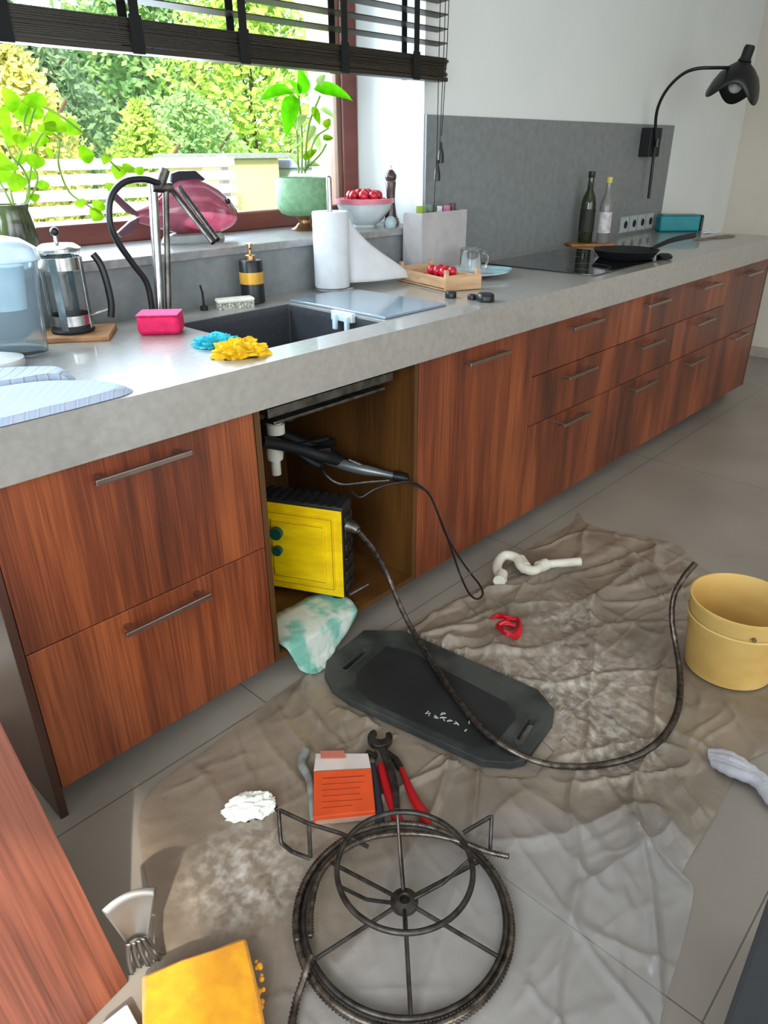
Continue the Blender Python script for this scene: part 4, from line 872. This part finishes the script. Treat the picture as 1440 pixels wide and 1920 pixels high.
    m3 = n.new('ShaderNodeMix'); m3.data_type = 'RGBA'; l.new(iv.outputs[0], m3.inputs[0]); l.new(mx.outputs[2], m3.inputs[6]); m3.inputs[7].default_value = sr(196, 194, 190); l.new(m3.outputs[2], bb.inputs['Base Color'])  # clear single-layer plastic near the camera; its paling also paints in brighter light
    return M
tagit(link('dust_sheet', b, sheet_mat(), smooth=True, sang=2.5), 'crumpled see-through plastic dust sheet spread over the floor tiles', 'plastic sheet')

# kneeling mat
km = thing('kneeling_mat', 'black eight-sided kneeling mat with two slot handles on the dust sheet', 'mat', (MCX, MCY, .006))
def slot(px0, py0, px1, py1, w, z):
    a = at(px0, py0, z=z); c_ = at(px1, py1, z=z); d = (c_-a).normalized(); s = Vector((-d.y, d.x, 0))*w
    out = []
    for k in range(7): t = PI/2+PI*k/6; out.append(a+d*math.cos(t)*w+s*math.sin(t))
    for k in range(7): t = -PI/2+PI*k/6; out.append(c_+d*math.cos(t)*w+s*math.sin(t))
    return [(p.x, p.y) for p in out]
S1 = slot(648, 1254, 684, 1222, .009, .028); S2 = slot(976, 1386, 998, 1352, .010, .028)
RUB = mat('scuffed_rubber', sr(66, 68, 62), .6, col2=sr(40, 43, 40), scale=9, lo=.4, hi=.6, bump=.15, bscale=150)
link('mat_body', plate_holes(MATP, [S1, S2], .0055, .028), RUB, km, bevel=.004)
inner = [((x-MCX)*.80+MCX+.0, (y-MCY)*.80+MCY) for x, y in MATP]
mid = [((x-MCX)*.74+MCX, (y-MCY)*.74+MCY) for x, y in MATP]
cc = [at(*p, z=.03) for p in ((668, 1262), (725, 1212), (770, 1222), (950, 1318), (968, 1345), (925, 1400), (890, 1405), (700, 1318), (668, 1290))]
b = bmesh.new(); prism(b, [(p.x, p.y) for p in cc], .0275, .0305); link('raised_pad', b, mat('pad_rubber', sr(36, 39, 38), .5, col2=sr(24, 27, 27), scale=6, bump=.1, bscale=90), km, bevel=.002)
for S in (S1, S2):
    c0 = (sum(p[0] for p in S)/14, sum(p[1] for p in S)/14); O2 = [((x-c0[0])*1.3+c0[0], (y-c0[1])*1.3+c0[1]) for x, y in S]
    link('handle_rim', plate_holes(O2, [S], .0275, .0325), mat('rim_rubber', sr(62, 64, 60), .5), km)
marks = [(806, 1338), (820, 1343), (832, 1346), (846, 1352), (858, 1356), (872, 1366), (876, 1352), (828, 1338)]
b = bmesh.new()
for i, p in enumerate(marks):
    q = at(*p, z=.0312); 
    P_ = [q+Vector((R.uniform(-.009, .009), R.uniform(-.009, .009), 0)) for _ in range(4)]; tube(b, P_, .0016, 5)
link('white_marking', b, mat('worn_print', sr(190, 190, 182), .7), km)

# spring cable from machine over the mat into the bucket
def ribbed(P, r, pitch=.0060, seg=10, rib=.2):
    b = bmesh.new(); Q = resample(P, pitch/2); tube(b, Q, lambda i, n: r*(1+rib*(1 if i % 2 else -1)), seg); return b
hc = [hubp+Vector((.006, -.03, -.006)), at(700, 1030, y=.0), at(728, 1082, y=-.03), at(752, 1140, z=.10), at(778, 1190, z=.055), at(812, 1245, z=.042), at(860, 1315, z=.040), at(905, 1368, z=.040), at(950, 1402, z=.036), at(1000, 1426, z=.022), at(1060, 1437, z=.016), at(1130, 1434, z=.018), at(1200, 1414, z=.018), at(1248, 1376, z=.018), at(1272, 1325, z=.018), at(1275, 1265, z=.03), at(1268, 1215, z=.07), at(1260, 1165, z=.13), at(1263, 1120, z=.19), at(1280, 1085, z=.235), at(1304, 1056, z=.262)]
b = ribbed(crom(hc, 10), .0078); tagit(link('drain_cable', b, CABLE, smooth=True, sang=3), 'long ribbed dark cable curving from the yellow machine over the mat to the bucket', 'cable')

# bucket
bu = thing('bucket', 'worn yellow plastic bucket standing on the dust sheet', 'bucket', (BC.x, BC.y, .004))
BK = mat('aged_yellow_plastic', sr(214, 178, 104), .5, col2=sr(196, 156, 82), scale=5, stretch=(1, 1, 2), bump=.05)
b = bmesh.new(); lathe(b, [(0, .006), (.112, .006), (.117, .01), (.124, .10), (.1375, BH-.012), (.1385, BH-.010), (.1385, BH), (.1345, BH+.001), (.1335, BH-.004), (.1205, .10), (.113, .014), (0, .011)], BC, 72); link('bucket_shell', b, BK, bu, smooth=True)
b = bmesh.new(); lathe(b, [(.1355, BH-.058), (.1385, BH-.056), (.1385, BH-.053), (.1358, BH-.050)], BC, 72); link('bucket_ridge', b, BK, bu, smooth=True)
b = bmesh.new(); dr = (CAM-BC); dr.z = 0; dr = Matrix.Rotation(.35, 3, 'Z') @ dr.normalized(); q = Vector((BC.x, BC.y, BH-.04))+dr*.134
tube(b, [q, q+dr*.008], .006, 12); link('handle_pin', b, mat('dark_pin', sr(110, 86, 50), .6), bu)

# waste trap lying on the sheet
tr = thing('waste_trap', 'white plastic S-bend waste trap lying on the dust sheet near the wall', 'pipe', at(1000, 1065, z=.02))
b = bmesh.new(); tz = .032
tube(b, crom([at(942, 1088, z=tz-.004), at(932, 1062, z=tz), at(945, 1042, z=tz+.012), at(968, 1046, z=tz+.012), at(978, 1062, z=tz+.004), at(1000, 1070, z=tz), at(1020, 1060, z=tz)], 7), .017, 16); link('bend', b, WP, tr, smooth=True)
b = bmesh.new(); tube(b, [at(1018, 1059, z=tz), at(1088, 1053, z=tz)], .0155, 16); link('straight_pipe', b, WP, tr, smooth=True)
for p, q, r in (((936, 1090), (941, 1076), .021), ((975, 1050), (985, 1065), .0225), ((1010, 1064), (1024, 1058), .0225)):
    b = bmesh.new(); tube(b, [at(*p, z=tz), at(*q, z=tz)], r, 18); link('union_nut', b, WP, tr, smooth=True)
b = bmesh.new()
for sgn in range(3):
    cpt = [at(920+x, 1172+y, z=.016+.008*((x+y) % 3)) for x, y in ((0, -6), (14, -14), (34, -12), (50, -8), (55, 6), (46, 20), (30, 14), (14, 4), (30, -4), (44, 4))]
    tube(b, crom([p+Vector((R.uniform(-.006, .006), R.uniform(-.006, .006), R.uniform(-.004, .008))) for p in cpt], 6), .0065, 8)
tagit(link('rubber_glove', b, mat('red_rubber', sr(196, 10, 30), .4), smooth=True), 'crumpled bright red rubber strip lying on the sheet between mat and trap', 'rubber')
q = at(470, 1522, z=.0); b = bmesh.new(); rumple(b, (q.x, q.y, .006), .066, .036, .040, -.62, 12, amp=.36)
tagit(link('paper_tissue', b, mat('tissue', sr(240, 240, 226), .95, bump=.3), smooth=True), 'crumpled white paper tissue left of the orange packet', 'tissue')
b = bmesh.new()
for k in range(4):
    P_ = [at(1328+k*3, 1410+k*7, z=.014), at(1368, 1418+k*9, z=.024+.003*(k % 2)), at(1410+k*3, 1446+k*8-4*(k % 2), z=.020), at(1450, 1476+k*8+5*(k % 2), z=.018), at(1500, 1510+k*8, z=.014)]
    tube(b, crom(P_, 8), lambda i, n: .0145*(.6+.4*math.sin(PI*i/n*.9+.2))*(1+.08*math.sin(i*1.7)), 12)
tagit(link('floor_cloth', b, mat('grey_cloth', sr(186, 184, 186), .95, bump=.3), smooth=True), 'twisted pale grey cloth at the sheet edge below the bucket', 'cloth')

# packet, tape, pliers and wrench
def quad(pts, z): return [tuple(at(*p, z=z)[:2]) for p in pts]
pk = thing('cardboard_packet', 'orange and white cardboard packet lying left of the pliers', 'packet', at(645, 1475, z=.006))
Q = quad(((588, 1446), (696, 1440), (704, 1520), (588, 1532)), .034)
b = bmesh.new(); prism(b, Q, .010, .034); link('packet_box', b, mat('orange_card', sr(226, 84, 34), .6), pk, bevel=.002)
b = bmesh.new(); prism(b, quad(((592, 1412), (690, 1412), (696, 1440), (588, 1445)), .030), .010, .030); link('white_flap', b, mat('white_card', sr(208, 196, 184), .7), pk, bevel=.002)
b = bmesh.new(); prism(b, quad(((600, 1408), (645, 1407), (648, 1420), (602, 1421)), .034), .031, .034); link('red_seal', b, mat('pale_red_card', sr(190, 110, 90), .7), pk)
b = bmesh.new()
for k in range(6):
    y = 1456+k*11; A_ = at(604, y+4, z=.0345); B_ = at(604+R.uniform(55, 86), y-1, z=.0345); 
    tube(b, [A_, B_], .0007 if k else .0012, 4)
link('printed_lines', b, mat('print_ink', sr(150, 50, 24), .7), pk)
b = bmesh.new(); prism(b, quad(((590, 1533), (704, 1521), (706, 1529), (592, 1541)), .02), .009, .022); link('packet_edge', b, mat('kraft_edge', sr(190, 150, 130), .7), pk)
b = bmesh.new(); tube(b, crom([at(572, 1408, z=.02), at(565, 1432, z=.022), at(580, 1462, z=.02), at(584, 1500, z=.018), at(586, 1535, z=.014)], 6), lambda i, n: .012-.006*i/n, 10)
tagit(link('sealing_tape', b, mat('pale_tape', sr(150, 158, 150), .5, col2=sr(110, 108, 100), scale=30), smooth=True), 'pale grey twisted tape strip hugging the left side of the orange packet', 'tape')
wc = thing('spanner', 'dark steel open-jaw spanner with its C-shaped head pointing at the mat', 'spanner', at(725, 1440, z=.02))
def ribbon(pts, w, z0, z1):
    b = bmesh.new(); P_ = [Vector(p) for p in pts]; L_, R_ = [], []
    for i, p in enumerate(P_):
        d = (P_[min(i+1, len(P_)-1)]-P_[max(i-1, 0)]).normalized(); s = Vector((-d.y, d.x, 0)); ww = w(i/(len(P_)-1)) if callable(w) else w
        L_.append(p+s*ww); R_.append(p-s*ww)
    for i in range(len(P_)-1):
        q8 = [b.verts.new((p.x, p.y, z)) for z in (z0, z1) for p in (L_[i], L_[i+1], R_[i+1], R_[i])]
        for f in ((0, 1, 2, 3), (4, 5, 6, 7), (0, 1, 5, 4), (1, 2, 6, 5), (2, 3, 7, 6), (3, 0, 4, 7)): b.faces.new([q8[k] for k in f])
    bmesh.ops.remove_doubles(b, verts=b.verts[:], dist=1e-5); return b
zz = .030
hc_ = at(713, 1384, z=zz); ang0 = math.atan2(at(720, 1360, z=zz).y-hc_.y, at(720, 1360, z=zz).x-hc_.x)
arc = [hc_+Vector((math.cos(ang0+a), math.sin(ang0+a), 0))*.0225 for a in [0.75+(2*PI-1.5)*k/20 for k in range(21)]]
link('jaw', ribbon(arc, lambda t: .006+.006*math.sin(PI*t), .022, .038), IRON, wc, bevel=.002)
link('shank', ribbon([at(716, 1398, z=zz), at(722, 1415, z=zz), at(733, 1445, z=zz), at(742, 1480, z=zz), at(744, 1520, z=zz)], lambda t: .011-.004*t, .024, .036), IRON, wc, bevel=.002)
pc_ = thing('pliers', 'water pump pliers with red grips lying half under the cable reel', 'pliers', at(735, 1490, z=.015))
hd = at(692, 1424, z=.02)
b = bmesh.new(); lathe(b, [(0, 0), (.014, 0), (.016, .004), (.016, .012), (.008, .016), (0, .017)], (hd.x, hd.y, .006), 20); link('pivot_head', b, STEEL, pc_, smooth=True)
link('left_jaw', ribbon([at(682, 1420, z=.02), at(690, 1408, z=.02), at(706, 1414, z=.02)], .007, .006, .018), IRON, pc_, bevel=.002)
GR = mat('red_grip', sr(176, 20, 26), .45); GK = mat('dark_grip', sr(40, 46, 54), .5)
b = bmesh.new(); tube(b, crom([at(696, 1436, z=.016), at(703, 1470, z=.016), at(710, 1520, z=.016), at(714, 1565, z=.014)], 6), .011, 12); link('dark_grip_handle', b, GK, pc_, smooth=True)
b = bmesh.new(); tube(b, crom([at(716, 1436, z=.012), at(724, 1470, z=.013), at(738, 1515, z=.013), at(752, 1556, z=.013)], 6), .012, 12); link('red_grip_handle', b, GR, pc_, smooth=True)
b = bmesh.new(); tube(b, crom([at(752, 1440, z=.014), at(765, 1472, z=.014), at(778, 1500, z=.014), at(796, 1530, z=.014), at(802, 1556, z=.013)], 6), lambda i, n: .006+.006*min(1, i/n*2), 12); link('red_grip_handle', b, GR, pc_, smooth=True)
link('right_jaw', ribbon([at(724, 1412, z=.014), at(742, 1425, z=.014), at(752, 1442, z=.014)], .008, .008, .02), IRON, pc_, bevel=.002)

# cable reel stand
re = thing('cable_reel', 'round iron cable reel with six spokes lying in front on the dust sheet', 'reel', (RC.x, RC.y, .005))
def circ(r, z, n=72, c=RC): return [Vector((c.x+r*math.cos(2*PI*k/n), c.y+r*math.sin(2*PI*k/n), z)) for k in range(n)]
b = bmesh.new(); tube(b, circ(.196, .024), .0058, 10, True); link('base_ring', b, IRON, re, smooth=True)
b = bmesh.new(); tube(b, circ(.127, .15), .0055, 10, True); link('upper_ring', b, IRON, re, smooth=True)
b = bmesh.new(); lathe(b, [(.009, .0), (.024, .0), (.027, .004), (.027, .014), (.012, .02), (.009, .018), (.009, 0)], (RC.x, RC.y, .042), 28); lathe(b, [(0, 0), (.0092, 0), (.0092, .01), (0, .01)], (RC.x, RC.y, .042), 20); link('hub', b, IRON, re, smooth=True)
def dirpx(px, py, z):
    v = at(px, py, z=z)-Vector((RC.x, RC.y, z)); return math.atan2(v.y, v.x)
for px, py in ((748, 1560), (915, 1605), (938, 1796), (770, 1905), (590, 1800), (600, 1605)):
    a = dirpx(px, py, .024); d = Vector((math.cos(a), math.sin(a), 0)); c0 = Vector((RC.x, RC.y, .05))
    b = bmesh.new(); tube(b, [c0+d*.022, Vector((RC.x, RC.y, .024))+d*.196], .0042, 8); link('spoke', b, IRON, re, smooth=True)
for px, py in ((640, 1660), (760, 1740), (885, 1610), (745, 1522)):
    a = dirpx(px, py, .15); d = Vector((math.cos(a), math.sin(a), 0)); c0 = Vector((RC.x, RC.y, .056))
    b = bmesh.new(); tube(b, [c0+d*.02, Vector((RC.x, RC.y, .09))+d*.075, Vector((RC.x, RC.y, .15))+d*.127], .0036, 8); link('stay', b, IRON, re, smooth=True)
def wire(name, pts, r=.0045): b = bmesh.new(); tube(b, crom(pts, 2) if False else resample(pts, .006)+[pts[-1]], r, 8); link(name, b, IRON, re, smooth=True)
wire('carry_loop', [at(690, 1588, z=.03), at(640, 1563, z=.06), at(580, 1545, z=.085), at(522, 1518, z=.10), at(527, 1580, z=.055), at(548, 1597, z=.03), at(582, 1610, z=.022)])
wire('loop_strut', [at(579, 1545, z=.084), at(582, 1608, z=.024)])
wire('side_bracket', [at(868, 1562, z=.05), at(922, 1530, z=.075), at(919, 1592, z=.028)])
# spring cable wound on the reel
hel = []
for k in range(150):
    a = 2*PI*k/72+2.2; rr = .2075+.0045*math.sin(k*.09); zq = .013+.015*(k/150)
    hel.append(Vector((RC.x+rr*math.cos(a), RC.y+rr*math.sin(a), zq+.001*math.sin(a*3))))
tail = [at(950, 1606, z=.035), at(915, 1600, z=.036), at(880, 1590, z=.038)]
b = ribbed(hel, .0066, .0075)
tagit(link('spring_coil', b, CABLE, smooth=True, sang=3), 'ribbed spring cable wound round the base of the iron reel', 'cable')
b = ribbed(crom([at(585, 1790, z=.045), at(576, 1815, z=.04), at(568, 1840, z=.03), at(555, 1880, z=.016), at(545, 1940, z=.014), at(548, 2000, z=.014)], 10), .0068, .0075)
tagit(link('cable_tail', b, CABLE, smooth=True, sang=3), 'loose end of ribbed cable running off the reel toward the bottom left', 'cable')
b = ribbed(crom([at(955, 1606, z=.046), at(915, 1597, z=.046), at(870, 1580, z=.046), at(810, 1566, z=.046), at(750, 1563, z=.046), at(690, 1572, z=.046), at(640, 1598, z=.046), at(600, 1640, z=.044), at(584, 1700, z=.044), at(582, 1760, z=.045)], 10), .0055, .0065)
tagit(link('cable_end', b, CABLE, smooth=True, sang=3), 'thinner ribbed cable on top of the coil, its tip poking out right of the reel', 'cable')

# steel tool, yellow cloth, white packet at the bottom left
st = thing('steel_scoop', 'flared steel tool with splayed strips standing between wood panel and yellow cloth', 'tool', (-.215, -.425, 0))
SSM = mat('satin_steel', sr(118, 115, 108), .38, .85, col2=sr(128, 124, 118), scale=12)
b = bmesh.new(); N = 18; g = []
cA, cB, cM = at(190, 1707, z=.155), at(294, 1664, z=.155), at(240, 1682, z=.165)
nA, nB, nM = at(238, 1770, z=.075), at(276, 1758, z=.075), at(257, 1768, z=.072)
def arc3(a, m_, c_, t): return a*(1-t)**2+(m_*2-(a+c_)*.5)*2*t*(1-t)+c_*t*t
for j in range(9):
    s = j/8; row = []
    for i in range(N+1):
        t = i/N; p = arc3(cA, cM+Vector((.004, .010, 0)), cB, t).lerp(arc3(nA, nM+Vector((.004, .01, 0)), nB, t), s**.8); row.append(b.verts.new(p))
    g.append(row)
for A, B in zip(g, g[1:]):
    for k in range(N): b.faces.new((A[k], A[k+1], B[k+1], B[k]))
link('flared_blade', b, SSM, st, smooth=True, solid=.0012)
for k, (x0, y0, x1, y1) in enumerate(((240, 1770, 246, 1828), (249, 1768, 262, 1815), (258, 1764, 279, 1812), (266, 1760, 296, 1802), (273, 1756, 306, 1790))):
    b = bmesh.new(); P_ = crom([at(x0, y0, z=.076), at((x0+x1)/2-3, (y0+y1)/2, z=.04), at(x1, y1, z=.006)], 6)
    for a_, c_ in zip(P_, P_[1:]):
        s = Vector((.0035, -.0035, 0)); b.faces.new([b.verts.new(p) for p in (a_-s, a_+s, c_+s, c_-s)])
    bmesh.ops.remove_doubles(b, verts=b.verts[:], dist=1e-5); link('strip', b, SSM, st, smooth=True, solid=.001)
yc = thing('folded_cloth', 'thick folded bright yellow cleaning cloth at the bottom left by the wood panel', 'cloth', at(385, 1860, z=0))
YC = mat('yellow_microfibre', sr(244, 170, 0), .95, col2=sr(228, 150, 0), scale=30, bump=.35, bscale=700, sheen=.3)
for k, (zz0, zz1) in enumerate(((.004, .020), (.0205, .036), (.0365, .054))):
    o_ = (k-1)*3; P0 = quad(((268+o_, 1828), (340, 1797), (400, 1778), (458+o_, 1756), (474, 1810), (488, 1870), (500, 1940), (505, 2010), (268, 2010), (266, 1920)), zz1)
    b = bmesh.new(); prism(b, P0, zz0, zz1); link('cloth_fold', b, YC, yc, bevel=.006, smooth=True)
b = bmesh.new()
for k in range(16):
    p = at(R.uniform(480, 494), R.uniform(1795, 1930), z=.03); ball(b, p, R.uniform(.003, .006), seg=8, jit=.3)
link('loose_tufts', b, YC, yc, smooth=True)
q = at(222, 1930, z=0); b = bmesh.new(); prism(b, quad(((188, 1920), (238, 1880), (262, 1925), (262, 2000), (150, 2000)), .02), .0, .02)
tagit(link('white_wipe_pack', b, mat('pale_blue_pack', sr(206, 224, 240), .5), bevel=.004), 'pale blue-white packet corner at the very bottom left of the floor', 'packet')
# loose cupboard door leaning at the left
P0 = at(241, 1841, z=.002); P1 = at(0, 1350, z=.502); e_up = (P1-P0).normalized(); e_s = Vector((-1, -.17, 0)); e_s = (e_s-e_up*e_s.dot(e_up)).normalized(); nn_ = e_up.cross(e_s).normalized()
if nn_.y > 0: nn_ = -nn_
dp = thing('cupboard_door', 'loose walnut cupboard door leaning upright at the left edge', 'door', P0)
yy_ = e_up.cross(e_s)
MD = Matrix(((e_s.x, yy_.x, e_up.x), (e_s.y, yy_.y, e_up.y), (e_s.z, yy_.z, e_up.z)))
dp.rotation_euler = MD.to_euler()
link('door_panel', bx(0, .595, -.019, 0, 0, .72), WAL_P, dp, world=False, bevel=.0015)
# dark grey furniture edge at the right
dk = thing('side_cabinet', 'dark grey cabinet corner close to the camera at the bottom right', 'cabinet', (.36, -1.45, 0))
p = at(1398, 1800, z=.55)
b = bmesh.new(); box(b, p.x, p.x+.5, p.y-.6, p.y, 0, .74); link('dark_side_panel', b, mat('anthracite_board', sr(32, 33, 34), .7), dk, bevel=.006)
b = bmesh.new(); box(b, p.x-.0, p.x+.5, p.y-.6, p.y+.0, .7405, .76); link('cabinet_top', b, mat('anthracite_top', sr(34, 35, 36), .6), dk, bevel=.006)

# ------------------------------------------------------------------ outside the window
struct('ground_outside', bx(-8, 16, 1.3, 18, -.1, 0.0), mat('lawn', sr(120, 150, 70), .95, col2=sr(90, 120, 50), scale=8))
fn = thing('garden_fence', 'low white slatted terrace fence outside the window', 'fence', (1.6, 3.6, 0))
WF = mat('white_slats', sr(214, 206, 204), .6, col2=sr(200, 190, 186), scale=6)
for k in range(9): link('slat', bx(-2.0, 3.2, 3.70, 3.73, .52+k*.091, .52+k*.091+.068), WF, fn, bevel=.006)
for x in (-1.9, -.2, 1.4, 3.1): link('post', bx(x, x+.06, 3.735, 3.79, 0, 1.33), WF, fn)
cm = thing('garden_cabinet', 'cream garden storage box with a grey lid outside the window', 'cabinet', (3.5, 4.1, 0))
CRM = mat('cream_panel', sr(226, 212, 150), .7, col2=sr(216, 200, 140), scale=3)
link('box_body', bx(3.12, 3.88, 4.0, 4.5, 0, 1.30), CRM, cm, bevel=.01)
link('box_lid', bx(3.02, 3.98, 3.95, 4.56, 1.301, 1.34), mat('grey_lid_out', sr(150, 160, 150), .6), cm, bevel=.005)
rc_ = thing('garden_crate', 'pale blue white garden crate beside the cream storage box', 'crate', (4.3, 4.1, 0))
link('crate_body', bx(4.05, 4.62, 4.05, 4.4, 0, 1.22), mat('pale_blue_plastic', sr(196, 214, 214), .5), rc_, bevel=.02)
link('crate_cover', bx(4.02, 4.66, 4.02, 4.44, 1.221, 1.29), mat('lilac_plastic', sr(176, 180, 216), .5), rc_, bevel=.01)
pl_ = thing('veranda_post', 'cream veranda post outside at the right side of the window', 'post', (2.55, 1.75, 0))
pa, pb2 = at(618, 250, y=1.7), at(646, 250, y=1.7)
link('post_shaft', bx(pa.x, pb2.x, 1.7, 1.85, 0, 2.6), mat('cream_render', sr(232, 220, 186), .8), pl_, bevel=.005)
hs = thing('neighbour_house', 'grey boarded house behind the bushes', 'house', (5.0, 13, 0))
link('house_wall', bx(1.5, 9.5, 13, 16, 0, 2.9), mat('grey_boards', sr(150, 150, 156), .7, col2=sr(110, 110, 118), scale=3, stretch=(.02, .02, 8)), hs)
b = bmesh.new(); a_ = [b.verts.new(p) for p in ((1.1, 12.6, 2.9), (9.9, 12.6, 2.9), (9.9, 16.4, 2.9), (1.1, 16.4, 2.9), (1.1, 14.5, 3.7), (9.9, 14.5, 3.7))]
for f in ((0, 1, 5, 4), (2, 3, 4, 5), (0, 4, 3), (1, 2, 5), (0, 3, 2, 1)): b.faces.new([a_[k] for k in f])
link('house_roof', b, mat('slate_roof', sr(90, 92, 104), .7), hs)
for x in (2.2, 4.6, 7.0): link('house_window', bx(x, x+1.1, 12.96, 12.99, 1.6, 2.8), mat('dark_house_glass', sr(90, 104, 120), .1), hs)
def shrub(c, rx, ry, h, M, n, lab, size=.07, trunk=True, cone=0.0, name='shrub', cat='shrub'):
    t = thing(name, lab, cat, c)
    b = bmesh.new(); rr = random.Random(int(c[0]*100+c[1]*7))
    for k in range(n):
        u = rr.random()**.8; z = .06+u*.94
        prof_ = (math.sin(PI*min(1, z*.93+.07))**.6)*(1-cone*z)
        a = rr.random()*2*PI; r = math.sqrt(rr.random())*prof_*(1+.25*math.sin(a*5+z*9))
        p = Vector((c[0]+rx*r*math.cos(a), c[1]+ry*r*math.sin(a), c[2]+h*z))
        d = Vector((rr.uniform(-1, 1), rr.uniform(-1, 1), rr.uniform(-.6, 1))).normalized(); e = d.orthogonal().normalized()*size*.35; s = size*rr.uniform(.6, 1.4)
        b.faces.new([b.verts.new(q_) for q_ in (p, p+d*s*.5+e, p+d*s, p+d*s*.5-e)])
    link('foliage', b, M, t)
    b = bmesh.new(); tube(b, [Vector(c), Vector(c)+Vector((0, 0, h*.75))], lambda i, n_: .05-.03*i, 8)
    for k in range(5):
        a = k*1.3; tube(b, [Vector(c)+Vector((0, 0, h*(.2+.09*k))), Vector(c)+Vector((rx*.7*math.cos(a), ry*.7*math.sin(a), h*(.45+.09*k)))], .015, 6)
    link('stem', b, mat('bark', sr(110, 92, 74), .9), t)
shrub((1.2, 5.2, 0), .75, .6, 1.95, FOL[0], 5200, 'yellow green shrub farthest left behind the white fence', cone=.3)
shrub((2.45, 5.6, 0), .75, .6, 2.15, FOL[0], 5600, 'tall yellow shrub behind the fence, second from the left', cone=.4)
shrub((3.5, 5.5, 0), .6, .5, 1.75, FOL[3], 4500, 'low lime yellow shrub just left of the cream storage box', cone=.5)
shrub((4.5, 6.2, 0), .8, .6, 1.9, FOL[1], 5000, 'mid green shrub right behind the cream storage box')
shrub((3.9, 8.9, 0), 1.1, .9, 2.9, FOL[2], 7000, 'dark green tree standing behind the cream storage box', size=.12, name='tree', cat='tree')
shrub((6.3, 7.4, 0), 1.15, 1.0, 3.5, FOL[3], 8000, 'bright lime tree at the right behind the green potted plant', size=.12, name='tree', cat='tree')
shrub((1.6, 8.9, 0), 1.0, .9, 2.35, FOL[0], 5500, 'yellowish tree behind the leftmost shrubs', size=.12, name='tree', cat='tree')
shrub((6.9, 11.0, 0), 1.6, 1.1, 4.2, FOL[1], 7000, 'tall green tree at the very back right', size=.16, name='tree', cat='tree')
